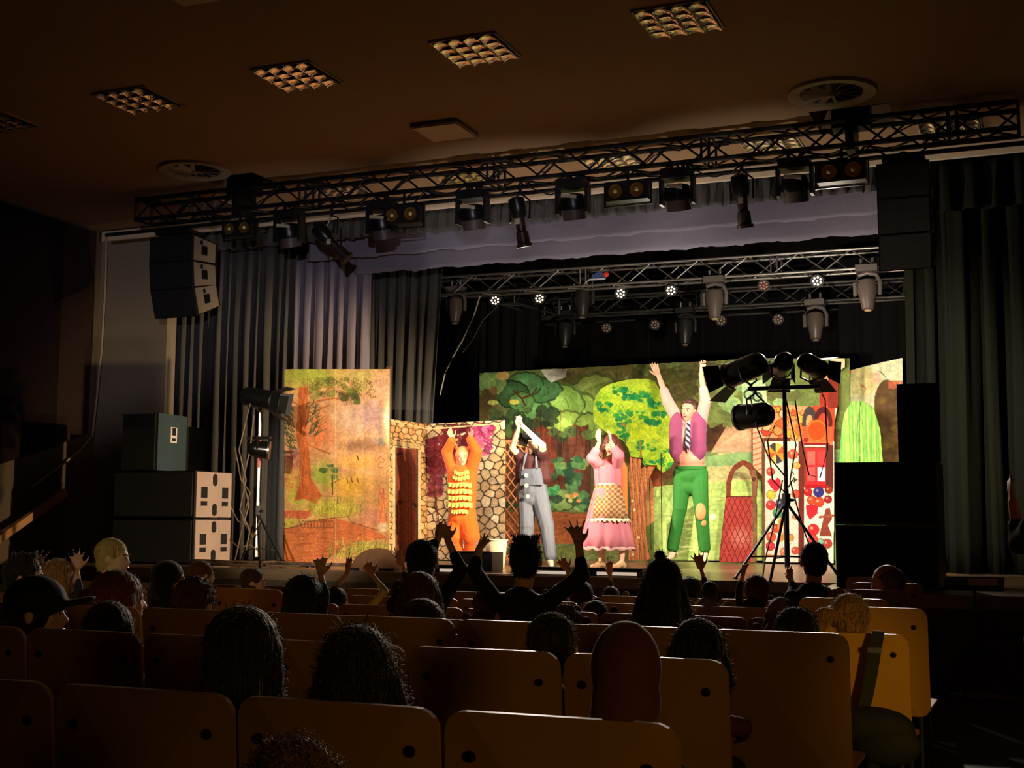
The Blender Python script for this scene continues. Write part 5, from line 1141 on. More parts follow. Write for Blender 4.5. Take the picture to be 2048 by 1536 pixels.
mb = MB(); mb.cone(q(308, 760), q(308, 862), .125, .118); mb.cone(shL, shR, .075, .075); limb(mb, [shL, elL, elL.lerp(wrL, .45)], [.075, .072, .05]); limb(mb, [shR, elR, elR.lerp(wrR, .45)], [.075, .072, .05]); mb.cone(shR, q(365, 860), .07, .06); mb.cone(shL, q(252, 860), .07, .06)
mb.blob('bodice', pk, T, .009, 3)
def skirt(name, m, rings, n=72, folds=11, amp=.06, arc=(0, 2*math.pi), seed=0):
    vs = []
    for j, (c, rx, ry) in enumerate(rings):
        f = j/(len(rings)-1)
        for i in range(n):
            t = arc[0]+(arc[1]-arc[0])*i/(n-1 if arc[1]-arc[0] < 6 else n); k = 1+amp*f*(math.cos(t*folds+seed)+.4*math.cos(t*folds*1.7+1))
            vs.append(V(c)+V((rx*k*math.cos(t), ry*k*math.sin(t), .012*f*math.cos(t*folds*1.3))))
    closed = arc[1]-arc[0] > 6; fs = []
    for j in range(len(rings)-1):
        for i in range(n if closed else n-1): fs.append((j*n+i, j*n+(i+1) % n, (j+1)*n+(i+1) % n, (j+1)*n+i))
    me = bpy.data.meshes.new(name); me.from_pydata(vs, [], fs); me.shade_smooth(); o = link(name, me, m, T); so = o.modifiers.new('t', 'SOLIDIFY'); so.thickness = .006; return o
ctr = lambda y, dx=0: q(306+dx, y)
R_ = lambda y, l, r: (q((l+r)/2, y), abs(q(r, y).x-q(l, y).x)/2)
rg = []
for y, l, r in ((862, 238, 382), (900, 222, 392), (980, 200, 408), (1080, 178, 428), (1180, 156, 448), (1262, 140, 466)):
    c, rx = R_(y, l, r); rg.append((c, rx, rx*.72 if y > 900 else rx*.85))
skirt('skirt', pk, rg)
m = mat('pink_lace', (214, 160, 156), .8); skirt('hem_frill', m, [(rg[-1][0]+V((0, 0, .012)), rg[-1][1]*1.0, rg[-1][2]*1.0), (rg[-1][0]-V((0, 0, .03)), rg[-1][1]*1.04, rg[-1][2]*1.05)], 90, 11, .06)
ap = bpy.data.materials.new('checked_apron'); ap.use_nodes = True; nt = ap.node_tree; bb = nt.nodes['Principled BSDF']; tc = nt.nodes.new('ShaderNodeTexCoord')
ch = nt.nodes.new('ShaderNodeTexChecker'); ch.inputs['Scale'].default_value = 34; ch.inputs[1].default_value = srgb(196, 160, 116)+(1,); ch.inputs[2].default_value = srgb(150, 92, 50)+(1,)
mp = nt.nodes.new('ShaderNodeMapping'); mp.inputs['Scale'].default_value = (1, .01, 1); nt.links.new(tc.outputs['Object'], mp.inputs[0]); nt.links.new(mp.outputs[0], ch.inputs[0]); nt.links.new(ch.outputs[0], bb.inputs['Base Color']); bb.inputs['Roughness'].default_value = .8
rg2 = []
for y, l, r in ((866, 236, 386), (920, 222, 402), (1000, 208, 424), (1078, 200, 440)):
    c, rx = R_(y, l, r); rg2.append((c, rx*1.06, rx*.80 if y > 900 else rx*.9))
skirt('apron', ap, rg2, 40, 9, .05, (math.pi*1.10, math.pi*1.92)); 
cc, rr_ = rg2[-1][0], rg2[-1]; skirt('apron_frill', mat('apron_cream', (240, 222, 186), .8), [(cc, rr_[1]*1.02, rr_[2]*1.02), (cc-V((0, 0, .035)), rr_[1]*1.08, rr_[2]*1.08)], 60, 22, .05, (math.pi*1.10, math.pi*1.92))
MB().tube(q(308, 872, 0)-V((0, 0, .012)), q(308, 862, 0)+V((0, 0, .012)), .126).build('waistband', mat('cream_band', (236, 214, 180), .7), T)
hr = mat('auburn_hair', (104, 44, 24), .5, noise=.4, nscale=40, sheen=.2, stretch=(1, 1, .1))
mb = MB(); mb.ell(hc+B@V((0, -.025, .035)), (.092, .104, .095), B); limb(mb, [hc+V((.07, .03, .0)), q(385, 660, .03), q(400, 760, .06), q(398, 850, .08)], [.05, .055, .05, .03]); limb(mb, [hc+V((.02, .07, -.02)), q(330, 720, .12), q(350, 850, .14)], [.07, .08, .05]); limb(mb, [hc+V((-.075, -.01, .0)), q(268, 660, -.02), q(262, 720, -.04)], [.035, .035, .02])
mb.blob('hair', hr, T, .010, 2, 500, .05, .002)
mb = MB(); limb(mb, [q(372, 690, -.02), q(405, 760, .02), q(408, 900, .06), q(418, 1060, .08)], [.05, .055, .05, .035]); mb.blob('cape_shade', mat('orange_cape_shade', (222, 130, 60), .8), T, .010, 2)  # cape side carried down the dress as an orange strip for its shade
for a in (anL, anR):
    mb = MB(); foot_prims(mb, a, (-.5, -1, 0), .95, .005); mb.blob('shoe', mat('beige_shoe', (222, 176, 130), .5), T, .009, 2)

# ---- jumping man in green trousers
Y = 14.45; q = lambda x, y, dy=0: Q(C4, x, y, Y+dy)
base = q(825, 1375)
T = thing('person', 'person jumping in green trousers, purple waistcoat, white shirt and tie, arms stretched up', 'person', base)
hc = q(824, 388, -.03); B = basis(V((-.22, -1, -.05)), -.06)
shL, shR, hpL, hpR = q(762, 462), q(900, 462), q(785, 800), q(888, 800)
elL, elR, wrL, wrR = q(692, 335, -.06), q(930, 330, -.06), q(632, 165, -.12), q(902, 155, -.12)
knL, knR = q(768, 1010, -.07), q(905, 1030, -.10); anL, anR = q(722, 1285, -.02), q(925, 1290, -.02)
mb = MB(); head_prims(mb, hc, B, 1.10, q(826, 470)); limb(mb, [shL, elL, wrL], [.058, .048, .030]); limb(mb, [shR, elR, wrR], [.058, .048, .030]); mb.cone(shL, shR, .065, .065)
mb.ell(q(832, 560), (.155, .115, .24)); mb.ell(q(838, 700, -.01), (.170, .135, .15)); mb.ell(q(838, 750), (.165, .13, .12)); limb(mb, [hpL, knL, anL], [.09, .062, .038]); limb(mb, [hpR, knR, anR], [.09, .062, .038])
foot_prims(mb, anL, (-.35, -.8, -.35), 1.0); foot_prims(mb, anR, (.15, -.8, -.45), 1.0)
hand_prims(mb, wrL, q(596, 85, -.13)-wrL, (.5, -.85, .1), 1.05, .18, .10, -1); hand_prims(mb, wrR, q(922, 70, -.13)-wrR, (-.4, -.9, .1), 1.05, .18, .10, 1)
mb.blob('body', skin_b, T, VX); face_parts(T, hc, B, 1.10, 1.0)
sw = mat('cream_shirt', (184, 154, 142), .8, noise=.06, bump=.4, bscale=18)
mb = MB(); limb(mb, [shL, elL, elL.lerp(wrL, .42)], [.085, .072, .056]); limb(mb, [shR, elR, elR.lerp(wrR, .42)], [.085, .072, .056]); mb.cone(shL, shR, .082, .082); mb.ell(q(832, 560), (.172, .130, .22)); mb.cone(q(826, 452), q(828, 490), .07, .10); mb.blob('shirt', sw, T, .010, 3)
pv = mat('purple_waistcoat', (140, 58, 96), .8, noise=.08, sheen=.2)
for sg, xs in ((-1, (706, 808)), (1, (834, 946))):
    mb = MB(); c = q((xs[0]+xs[1])/2, 560, -.0); rx = abs(q(xs[1], 560).x-q(xs[0], 560).x)/2
    mb.ell(c+V((0, -.065, .0)), (rx, .085, .30)); mb.ell(c+V((-sg*.0, -.06, -.13)), (rx*1.0, .085, .14)); mb.ell(c+V((sg*.01, -.04, .12)), (rx*.9, .10, .15)); mb.blob('waistcoat_front', pv, T, .010, 3)
mb = MB(); mb.ell(q(830, 560, .045), (.186, .125, .24)); mb.blob('waistcoat_back', pv, T, .011, 3)
tie = bpy.data.materials.new('striped_tie'); tie.use_nodes = True; nt = tie.node_tree; bb = nt.nodes['Principled BSDF']; wv = nt.nodes.new('ShaderNodeTexWave'); wv.bands_direction = 'DIAGONAL'; wv.inputs['Scale'].default_value = 9; tc = nt.nodes.new('ShaderNodeTexCoord'); nt.links.new(tc.outputs['Object'], wv.inputs['Vector']); cr = nt.nodes.new('ShaderNodeValToRGB'); cr.color_ramp.elements[0].color = srgb(40, 34, 60)+(1,); cr.color_ramp.elements[1].color = srgb(170, 160, 180)+(1,); cr.color_ramp.elements[0].position = .45; cr.color_ramp.elements[1].position = .55; nt.links.new(wv.outputs['Fac'], cr.inputs[0]); nt.links.new(cr.outputs[0], bb.inputs['Base Color'])
MB().prism([q(812, 470, -.165), q(836, 470, -.165), q(834, 600, -.175), q(822, 655, -.165), q(804, 600, -.175)], (0, -.012, 0)).build('tie', tie, T, False); MB().ell(q(824, 468, -.165), (.022, .014, .020)).build('tie_knot', tie, T)
gr = mat('green_trousers', (46, 124, 40), .8, noise=.14, nscale=10, bump=.5, bscale=14)
mb = MB(); mb.ell(q(838, 800), (.185, .142, .14)); mb.ell(q(838, 880), (.165, .13, .10)); limb(mb, [hpL, knL, anL+V((0, 0, .05))], [.118, .086, .074]); limb(mb, [hpR, knR, anR+V((0, 0, .05))], [.118, .086, .074]); mb.blob('trousers', gr, T, .010, 3)
MB().rings([(q(838, 752)+V((0, 0, dz)), V((.178, 0, 0)), V((0, .136, 0))) for dz in (-.025, .012)], 28).build('waistband', gr, T)
MB().ell(q(900, 1035, -.16), (.062, .04, .10)).build('knee_patch', mat('patch_orange', (220, 160, 100), .8, noise=.3, nscale=60), T); MB().ell(q(918, 1105, -.125), (.035, .03, .045)).build('knee_patch', mat('patch_orange'), T)
hb = mat('brown_hair', (66, 36, 22), .6, noise=.4, nscale=60)
mb = MB(); mb.ell(hc+B@V((0, -.037, .056)), (.097, .105, .085), B); mb.ell(hc+B@V((0, .03, .102)), (.068, .054, .030), B)
for k in (-1, 1): mb.ell(hc+B@V((k*.086, -.01, .03)), (.016, .03, .035), B)
mb.blob('hair', hb, T, .009, 2, 500, .022, .002)
for a, d in ((anL, (-.35, -.8, -.35)), (anR, (.15, -.8, -.45))):
    mb = MB(); foot_prims(mb, a, d, 1.0, .010); mb.blob('shoe', mat('cream_shoe', (232, 206, 170), .5), T, .009, 2); MB().cone(a+V((0, 0, .02)), a-V((0, 0, .03)), .050, .048).build('sock', mat('dark_sock', (30, 26, 24), .8), T)
#@@PART5
# ------------------------------------------------------------------ chairs
ply = mat('brown_plywood', (156, 108, 46), .38, noise=.18, nscale=5, stretch=(1, 1, .25), spec=.5)
ply_lit = mat('lit_toned_plywood', (214, 150, 56), .35, noise=.12, nscale=5, stretch=(1, 1, .25), spec=.5)  # copy of the brown plywood with the light on it put in colour
tubem = mat('chair_tube', (96, 88, 80), .35, .8)
def rrect(w_, h, r, n=5):
    pts = []
    for cx, cz, a0 in ((w_/2-r, h/2-r, 0), (-w_/2+r, h/2-r, 90), (-w_/2+r, -h/2+r, 180), (w_/2-r, -h/2+r, 270)):
        for k in range(n+1): a = math.radians(a0+90*k/n); pts.append((cx+r*math.cos(a), cz+r*math.sin(a)))
    return pts
def make_chair(m):
    t = thing('plywood_chair', 'x', 'chair'); lean = Matrix.Rotation(math.radians(5), 3, 'X')
    mb = MB(); W_, H = .44, .46; c = V((0, -.0, .65)); n = 10
    # gently curved back panel with rounded corners
    o = rrect(W_, H, .045); cur = lambda x: -.018*(1-(x/(W_/2))**2)
    front = [c+lean@V((x, cur(x)+.006, z)) for x, z in o]; back = [c+lean@V((x, cur(x)-.006, z)) for x, z in o]; k = len(o)
    mb.add(front+back+[c+lean@V((0, cur(0)+.006, 0)), c+lean@V((0, cur(0)-.006, 0))], [(i, (i+1) % k, k+(i+1) % k, k+i) for i in range(k)]+[((i+1) % k, i, 2*k) for i in range(k)]+[(k+i, k+(i+1) % k, 2*k+1) for i in range(k)])
    mb.build('backrest', m, t, False)
    mb = MB(); s_ = rrect(.42, .40, .05); mb.prism([V((x, .24+y, .435)) for x, y in s_], (0, 0, .012)); mb.build('seat', m, t, False)
    for a in (-1, 1):
        for zz in (.15,): MB().lathe(c+lean@V((a*.165, cur(.165)-.008, zz)), lean@V((0, -1, 0)), [(0, .011), (.003, .010), (.004, .003)], 12).build('bolt', mat('dark_bolt', (50, 40, 34), .4, .8), t)
        MB().path([V((a*.165, .012, .86)), V((a*.17, .03, .5)), V((a*.175, .05, .44)), V((a*.185, -.03, .012))], .011).build('leg', tubem, t)
        MB().path([V((a*.17, .40, .425)), V((a*.185, .44, .012))], .011).build('leg', tubem, t)
    mb = MB(); mb.path([V((-.173, .05, .424)), V((-.173, .40, .424)), V((.173, .40, .424)), V((.173, .05, .424)), V((-.173, .05, .424))], .010); mb.build('seat_frame', tubem, t)
    return t
pr_b = make_chair(ply); pr_lit = make_chair(ply_lit); remember(None)
ROWS = [1.2, 2.2, 3.25, 4.18, 4.98, 5.75, 6.6, 7.5, 8.4, 9.25]
RIGHT = [-.3, -.60, -.76, -.60, -.50, -.50, -.75, -.75, -.75, -.9]
SCZ = [1, 1, 1, 1, .93, .985, .97, .97, .97, .97]
ordn = ['first', 'second', 'third', 'fourth', 'fifth', 'sixth', 'seventh', 'eighth', 'ninth', 'tenth', 'eleventh', 'twelfth', 'thirteenth', 'fourteenth', 'fifteenth', 'sixteenth', 'seventeenth', 'eighteenth', 'nineteenth', 'twentieth', 'twenty-first', 'twenty-second', 'twenty-third', 'twenty-fourth']
rown = ['row behind the nearest', 'nearest row', 'second nearest row', 'third nearest row', 'fourth nearest row', 'fifth nearest row', 'fourth row before the stage', 'third row before the stage', 'second row before the stage', 'front row at the stage']
used = set(); XY5 = P(432, 1200, 5.75).x
for r in range(1, len(ROWS)):
    Yc = ROWS[r]; x = RIGHT[r]-.22; k = 0
    while x > -Yc*1.02-.3 and k < 24:
        low = r >= 4 and k > 0
        lit_tone = (k == 0 and r in (4, 5)) or (r == 5 and abs(x-XY5) < .24) or (r == 3 and -4.35 < x < -3.45)
        if lit_tone: low = False
        src = pr_lit if lit_tone else pr_b
        c = src if src.name not in used else copy_tree(src); used.add(src.name)
        c.location = (x, Yc, 0); c.scale = (1, 1, .77 if low else SCZ[r]); c.rotation_euler = (0, 0, random.uniform(-.02, .02))
        c['label'] = ('lit-toned brown' if lit_tone else 'low brown' if low else 'brown')+' plywood chair, %s from the right aisle, %s' % (ordn[k], rown[r]); c['category'] = 'chair'; c['group'] = 'plywood chairs in the %s' % rown[r]
        x -= .452; k += 1
# bag hung over the lit-toned chair by the aisle
c = V((-.84, 4.90, .60))
t = thing('shoulder_bag', 'dark bag and strap hanging over the back of the lit-toned chair by the right aisle', 'bag', c)
def pz(u, v, Y): return P(u, v, Y)
a = [pz(1757, 1262, 4.90), pz(1750, 1300, 4.88), pz(1742, 1350, 4.88), pz(1732, 1400, 4.88), pz(1722, 1430, 4.88)]
mb = MB(); vs = []
for p_ in a: vs += [p_+V((-.022, 0, 0)), p_+V((.022, 0, 0)), p_+V((.022, .008, 0)), p_+V((-.022, .008, 0))]
fs = [(0, 1, 2, 3), (16, 19, 18, 17)]
for i in range(4):
    for j in range(4): fs.append((i*4+j, i*4+(j+1) % 4, (i+1)*4+(j+1) % 4, (i+1)*4+j))
mb.add(vs, fs); mb.build('strap', mat('bag_strap', (40, 38, 26), .7), t, False)
MB().box(a[1]+V((0, -.006, 0)), (.05, .008, .02)).build('buckle', CHROME(), t, False)
cb = pz(1745, 1452, 4.86); mb = MB(); mb.ell(cb, (.15, .06, .07)); mb.ell(cb+V((.05, 0, -.06)), (.12, .05, .08)); mb.blob('pouch', mat('bag_cloth', (36, 36, 28), .8, noise=.2), t, .010, 3)
# ------------------------------------------------------------------ audience
HAIRC = {'dark': (36, 24, 18), 'brown': (84, 52, 32), 'auburn': (110, 54, 32), 'light': (158, 112, 70), 'blond': (206, 176, 110), 'black': (20, 16, 15), 'grey': (120, 104, 88)}
CLO = [(60, 44, 40), (88, 60, 44), (44, 44, 56), (96, 40, 40), (54, 62, 54), (110, 92, 70), (40, 34, 36)]
placed = []; REPORT = []
def spectator(label, u, v, w_, hair='short', hc_='dark', face=None, arms=(), clo=None, row=None, tilt=0, skin=None, wide=0):
    best = None; d0 = .175*FPX/w_; rr = ray(u, v); c0 = EYE+rr*(d0/rr.dot(FW))
    cand = range(len(ROWS)) if row is None else [row]
    for r in cand:
        Yh = ROWS[r]+.27; c = P(u, v, Yh); s = w_/FPX*((c-EYE).dot(FW))/.175
        cost = abs(Yh-c0.y)+(3 if not .72 < s < 1.35 else 0)+sum(4 for (pr_, px) in placed if pr_ == r and abs(px-c.x) < .30)
        if best is None or cost < best[0]: best = (cost, r, c, s)
    cost, r, hc, s = best; placed.append((r, hc.x)); REPORT.append((label[:30], r, round(hc.x, 2), round(hc.z, 2), round(s, 2), round(cost, 2)))
    Yb = ROWS[r]+.20; k = max(.55, min(1.15, (hc.z-.46)/.72))
    if face is None: face = (-4.6-hc.x, 15-hc.y, 0)
    F = V(face).normalized(); B = basis(F, tilt); T = thing('person', label, 'person', (hc.x, Yb, 0))
    seat = .452; bx, zc = hc.x, hc.z
    pel = V((bx, Yb, seat+.10)); che = V((bx, Yb-.0, seat+.10+(zc-seat-.1)*.52)); nk = V((bx, Yb+.02, zc-.165*s)); sw_ = .155*min(k, s)*1.05
    shz = zc-.215*s; sh = {-1: V((bx-sw_, Yb, shz)), 1: V((bx+sw_, Yb, shz))}
    big = w_ > 66; vx = (.0075 if w_ > 60 else .009) if arms else .011 if big else .015
    mb = MB(); head_prims(mb, hc, B, s*.96, nk)
    mb.cone(pel, che, .115*k+.01, .105*k+.01); mb.cone(che, nk-V((0, 0, .08)), .10*k, .07*k); mb.cone(sh[-1], sh[1], .048*k, .048*k)
    for a in (-1, 1):
        kn = V((bx+a*.10*k, Yb+.34*k+.06, seat+.075)); an = V((bx+a*.10*k, Yb+.36*k+.08, .09)); hp = V((bx+a*.08*k, Yb, seat+.085))
        limb(mb, [hp, kn, an], [.072*k, .052*k, .036*k]); foot_prims(mb, an, (0, 1, 0), .9*max(.8, k))
    side = {a[0]: a for a in arms}; el = {}
    for a in (-1, 1):
        if a in side:
            _, e_, w2, t_ = side[a]; Ya = Yb+.10
            e = P(*e_, Ya); wr = P(*w2, Ya+.04); tp = P(*t_, Ya+.06); el[a] = (e, wr)
            limb(mb, [sh[a], e, wr], [.044*k, .036*k, .024*k+.003]); L = (tp-wr).length; hand_prims(mb, wr, tp-wr, (-a*.5, .9, 0), max(.70, min(1.1, L/.165)), .10, .36, -a)
        else:
            e = V((bx+a*(sw_+.035), Yb+.06, seat+.20+.04*k)); wr = V((bx+a*.10, Yb+.26*k, seat+.17)); el[a] = (e, wr)
            limb(mb, [sh[a], e, wr], [.044*k, .036*k, .026*k]); hand_prims(mb, wr, (-a*.3, .9, -.1), (0, 0, -1), .8*k, .4, .08, a)
    mb.blob('body', skin or skin_a, T, vx)
    cm_ = mat('cloth_%d_%d_%d' % (clo or CLO[len(placed) % 7]), clo or CLO[len(placed) % 7], .85, noise=.12)
    mb = MB(); mb.cone(pel, che, .135*k+.01, .128*k+.01); mb.cone(che, nk-V((0, 0, .085)), .125*k, .09*k); mb.cone(sh[-1], sh[1], .068*k, .068*k)
    for a in (-1, 1): limb(mb, [sh[a], el[a][0], el[a][0].lerp(el[a][1], .6 if a not in side else .45)], [.064*k, .054*k, .044*k])
    mb.blob('jumper', cm_, T, .015, 3)
    mb = MB()
    for a in (-1, 1): limb(mb, [V((bx+a*.08*k, Yb, seat+.085)), V((bx+a*.10*k, Yb+.34*k+.06, seat+.075)), V((bx+a*.10*k, Yb+.36*k+.08, .14))], [.092*k, .070*k, .052*k])
    mb.blob('trousers', mat('dark_trousers', (38, 36, 42), .85), T, .018, 2)
    if face[0] > .5 or face[0] < -6 or abs(face[0]) > abs(face[1]): face_parts(T, hc, B, s*.96, .3)
    hm = mat('hair_'+hc_, HAIRC[hc_], .62, noise=.35, nscale=60, sheen=.3, spec=.25, bump=.9, bscale=70, stretch=(1, 1, .12)); q = lambda x, y, z: hc+B@V((x, y, z))*s
    n = int(2400 if w_ > 120 else 1300 if big else 420); nz = 1 if big else .8
    mb = MB()
    if hair in ('short', 'spiky', 'curly'):
        mb.ell(q(0, -.022, .034), (.084*s, .098*s, .088*s), B); mb.ell(q(0, -.05, -.03), (.070*s, .055*s, .06*s), B)
        if hair == 'spiky':
            for i in range(16):
                a = i*2.4; p_ = q(.05*math.cos(a), -.01+.05*math.sin(a), .10); mb.cone(p_, p_+V((.02*math.cos(a), .02*math.sin(a), .035*s)), .016*s, .005)
        if hair == 'curly':
            for i in range(60):
                d = V(RNG.normal(size=3)).normalized(); 
                if (B.transposed()@d).y > .55 or d.z < -.5: continue
                p_ = q(0, -.02, .03)+V((d.x*.082, d.y*.09, d.z*.085))*s; mb.ell(p_, (.020*s,)*3)
        mb.blob('hair', hm, T, .009 if big else .012, 2, n*2, {'short': .007, 'spiky': .016, 'curly': .018}[hair], .0006*(d0/4+.6), .3)
    elif hair in ('long', 'bob', 'bun', 'pony', 'wide'):
        mb.ell(q(0, -.024, .030), (.089*s, .103*s, .092*s), B); dn = {'long': -.30, 'bob': -.10, 'bun': -.08, 'pony': -.06, 'wide': -.32}[hair]; g = {'wide': 1.7, 'long': 1.05, 'bob': 1.1}.get(hair, .8)
        mb.cone(q(0, -.045, 0), q(0, -.060, dn), .080*s, .075*s*g)
        if hair in ('long', 'bob', 'wide'):
            for a in (-1, 1): mb.cone(q(a*.062, -.01, .01), q(a*.075*g, -.015, dn*.85), .038*s, .036*s*g)
        if hair == 'bun': mb.ell(q(0, -.03, .150), (.034*s, .034*s, .040*s), B)
        if hair == 'pony': limb(mb, [q(-.05, -.08, .02), q(-.13, -.09, .03), q(-.16, -.08, -.10)], [.03*s, .034*s, .018*s])
        mb.blob('hair', hm, T, .010 if big else .013, 2, n*(5 if hair == 'wide' else 2), .022 if hair != 'wide' else .04, .0006*(d0/4+.6), 1.6)
    elif hair == 'cap':
        mb.ell(q(0, -.022, -.01), (.082*s, .096*s, .075*s), B); mb.blob('hair', hm, T, .010, 2, 300, .02, .001, .5)
        mb = MB(); mb.ell(q(0, -.012, .045), (.092*s, .106*s, .086*s), B); mb.ell(q(0, .125, .040), (.066*s, .070*s, .012*s), B@Matrix.Rotation(.25, 3, 'X')); mb.blob('cap', cm_ if False else mat('cap_dark', (18, 18, 20), .8), T, .009, 2)
    elif hair == 'hood':
        mb.ell(q(0, -.012, .020), (.090*s, .108*s, .118*s), B); mb.ell(q(0, -.03, -.06), (.088*s, .09*s, .10*s), B); mb.cone(q(0, -.03, -.06), nk, .082*s, .10*s); mb.blob('hood', mat('hood_maroon', (92, 34, 26), .8, noise=.15, sheen=.3), T, .011, 3)
    elif hair == 'thin':
        mb.ell(q(0, -.030, .020), (.080*s, .094*s, .076*s), B); mb.blob('hair', hm, T, .010, 2, 200, .010, .001, .2)
    return T
A_ = spectator
A_('child with dark spiky tousled hair at the left edge, one hand raised', 52, 1158, 70, 'spiky', 'dark', (1, .5, 0), [(1, (66, 1180), (72, 1140), (80, 1098))])
A_('child with loose fluffy light brown hair beside the tousled child at the left, hand raised', 122, 1158, 60, 'wide', 'light', (.6, 1, 0), [(1, (158, 1180), (154, 1140), (152, 1094))])
A_('young blond boy with cropped hair in profile before the left loudspeakers', 228, 1117, 60, 'short', 'blond', (1, .30, 0), (), (126, 52, 40), skin=skin_c)
A_('child in a dark baseball cap with the brim pointing right at the left', 76, 1228, 104, 'cap', 'dark', (1, .45, 0), (), (30, 26, 28))
A_('child with brown hair under the blond boy, rim of the head lit on the right', 243, 1203, 92, 'bob', 'auburn', (.5, 1, 0))
A_('dark-haired child in profile between the blond boy and the lit-toned wooden chair', 341, 1160, 58, 'bob', 'dark', (1, .7, 0))
A_('child with short reddish hair just left of the left lamp stand', 405, 1152, 46, 'short', 'auburn', (.6, 1, 0))
A_('child in profile with a lit face edge below the foot of the left lamp stand', 508, 1166, 44, 'short', 'brown', (1, .5, 0))
A_('child with fluffy hair in front of the lit-toned wooden chair', 392, 1208, 76, 'curly', 'brown')
A_('child with black hair low behind the chairs right of the baseball cap', 222, 1266, 94, 'bob', 'black')
A_('child with light brown hair at the left edge below the baseball cap', 32, 1356, 96, 'long', 'light', (.4, 1, 0), row=2)
A_('child with a smooth dark bob, largest head in the left half, nearest row', 490, 1312, 148, 'long', 'dark', row=1)
A_('child with messy dark hair sticking out at the sides, nearest row, left of centre', 717, 1352, 150, 'wide', 'dark', row=1)
A_('child with long brown hair cut off by the bottom left corner', 2, 1512, 150, 'long', 'brown', (.2, 1, 0), row=1)
A_('child with curly hair, only its crown showing at the bottom edge', 590, 1596, 170, 'curly', 'light', row=0)
A_('child with smooth dark hair lit on the right, above the left bench line', 611, 1202, 78, 'bob', 'dark', None, [(1, (650, 1190), (642, 1150), (640, 1108))])
A_('child with pale sleeves and both hands up below the painted panel', 674, 1208, 50, 'short', 'dark', None, [(-1, (668, 1178), (696, 1145), (700, 1103)), (1, (770, 1182), (745, 1150), (728, 1118))], (214, 204, 150))
A_('small child raising one hand right of the brown hood', 806, 1190, 46, 'short', 'dark', None, [(-1, (812, 1162), (806, 1130), (788, 1092))])
A_('child silhouetted with both hands clapping high left of the person in orange', 846, 1126, 68, 'short', 'black', None, [(-1, (862, 1098), (876, 1078), (880, 1046)), (1, (922, 1140), (896, 1080), (888, 1046))], (30, 24, 24))
A_('child with brown hair below the silhouetted clapping child', 841, 1198, 80, 'bob', 'brown')
A_('child with dark hair right below the brown-haired one, third head of that column', 846, 1262, 96, 'bob', 'dark')
A_('child with lit hair between the clapping child and the spiky silhouette', 973, 1218, 58, 'short', 'brown')
A_('large silhouette with spiky hair and both arms raised under the man in dungarees', 1052, 1122, 68, 'spiky', 'black', None, [(-1, (948, 1140), (958, 1100), (982, 1064)), (1, (1164, 1150), (1158, 1090), (1146, 1036))], (28, 22, 22))
A_('small child with one raised hand between spiky silhouette and woman in pink', 1122, 1196, 44, 'short', 'dark', None, [(1, (1142, 1170), (1134, 1140), (1116, 1108))])
A_('child with a top bun and broad loose hair, silhouetted below the tree', 1325, 1166, 74, 'wide', 'black', row=6)
placed.pop()
A_('child with dark hair in the row before the stage below the woman in pink', 1163, 1197, 52, 'short', 'dark')
A_('small child with a thin raised arm below the skirt of the woman in pink', 1222, 1200, 40, 'short', 'dark', None, [(-1, (1222, 1175), (1220, 1150), (1217, 1112))])
A_('child whose round crown shows over the bench line below the woman in pink', 1191, 1240, 58, 'short', 'dark')
A_('child with tousled hair half hidden behind a larger round head', 1132, 1254, 62, 'curly', 'brown')
A_('child with a round head of dark hair outlined in brown right of centre', 1105, 1298, 108, 'short', 'dark', row=2)
A_('person in a smooth dark red hood, largest shape right of centre', 1252, 1352, 142, 'hood', 'dark', row=1)
A_('child with smooth dark hair right of the red hood', 1395, 1308, 106, 'bob', 'black', row=2)
A_('child right of the bun silhouette with a thin arm raised', 1380, 1186, 48, 'short', 'dark', None, [(1, (1412, 1172), (1402, 1138), (1392, 1098))])
A_('small round head with a lit outline below the jumping man', 1419, 1187, 36, 'short', 'dark')
A_('child with raised hands at the left foot of the right lamp stand', 1512, 1186, 54, 'short', 'brown', None, [(-1, (1478, 1180), (1486, 1150), (1492, 1118))])
A_('silhouetted child with short black hair against the right lamp stand', 1627, 1124, 58, 'short', 'black', None, [(-1, (1588, 1180), (1582, 1162), (1578, 1130))], (26, 22, 22))
A_('child outlined in brown under the silhouetted short-haired child', 1642, 1204, 50, 'short', 'brown')
A_('child with light-edged hair left of a pair of heads near the right aisle', 1510, 1234, 44, 'bob', 'light')
A_('child with dark hair, right of the pair of heads near the right aisle', 1561, 1232, 56, 'bob', 'brown')
A_('child whose crown shows above the big brown chair back at the right', 1590, 1278, 94, 'short', 'dark', row=3)
A_('child with frizzy hair and a side ponytail beside the lit-toned chairs', 1697, 1238, 76, 'pony', 'light', row=4)
A_('older person with thin hair in profile facing left beside the right subwoofers', 1772, 1168, 62, 'thin', 'grey', (-1, .45, 0), (), (40, 30, 26), skin=skin_b)
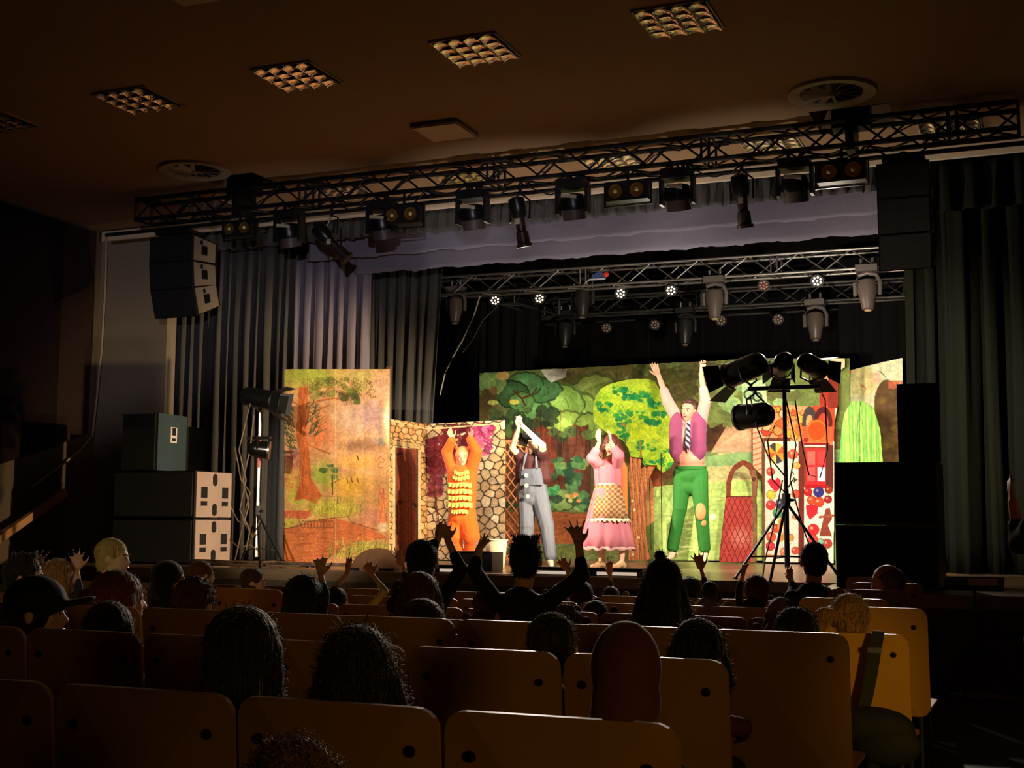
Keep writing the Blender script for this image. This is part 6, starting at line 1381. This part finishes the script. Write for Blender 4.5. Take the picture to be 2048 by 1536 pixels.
# bun for the silhouetted child
t = [o for o in bpy.data.objects if o.get('label', '').startswith('child with a top bun')][0]
c = P(1320, 1112, ROWS[6]+.27); mb = MB(); mb.ell(c, (.030, .030, .034)); mb.blob('hair_bun', mat('hair_black'), t, .009, 2, 200, .02, .0014)
# standing person cut by the right edge
Y = 7.4; q = lambda u, v, dy=0: P(u, v, Y+dy)
base = q(2118, 1200); base.z = 0; t = thing('person', 'person in dark clothes cut by the right edge of the picture, forearm raised', 'person', base)
hc = q(2112, 985); B = basis((-.4, 1, 0)); sL, sR = q(2068, 1060), q(2165, 1060)
mb = MB(); head_prims(mb, hc, B, 1.0, q(2112, 1035)); mb.cone(sL, sR, .06, .06); mb.cone(q(2115, 1090), q(2115, 1260), .13, .13)
limb(mb, [sL, q(2040, 1085, .1), q(2026, 1005, .15)], [.052, .044, .030]); hand_prims(mb, q(2026, 1005, .15), q(2012, 940, .15)-q(2026, 1005, .15), (1, .3, 0), 1.0, .2, .12, 1); limb(mb, [sR, q(2190, 1180), q(2180, 1270, .1)], [.052, .044, .03]); hand_prims(mb, q(2180, 1270, .1), (0, .2, -1), (-1, 0, 0), 1, .3, .1, 1)
for k in (-1, 1):
    hp = q(2115+k*28, 1290); kn = V((hp.x, Y+.04, .5)); an = V((hp.x, Y, .09)); limb(mb, [hp, kn, an], [.085, .06, .04]); foot_prims(mb, an, (-.2, 1, 0))
mb.blob('body', skin_b, t, .011)
mb = MB(); mb.cone(sL, sR, .085, .085); mb.cone(q(2115, 1100), q(2115, 1290), .17, .165); limb(mb, [sL, q(2040, 1085, .1), q(2034, 1052, .12)], [.08, .068, .052]); limb(mb, [sR, q(2190, 1180), q(2182, 1255, .1)], [.08, .068, .05]); mb.blob('jacket', mat('olive_jacket', (52, 48, 34), .85, noise=.3, nscale=12), t, .014)
mb = MB()
for k in (-1, 1):
    hp = q(2115+k*28, 1290); limb(mb, [hp, V((hp.x, Y+.04, .5)), V((hp.x, Y, .12))], [.11, .085, .065])
mb.blob('trousers', mat('dark_trousers'), t, .014); mb = MB(); mb.ell(hc+B@V((0, -.025, .035)), (.086, .10, .088), B); mb.blob('hair', mat('hair_dark'), t, .010, 2, 400, .02, .001)
for r_ in REPORT: print('AUD', r_)
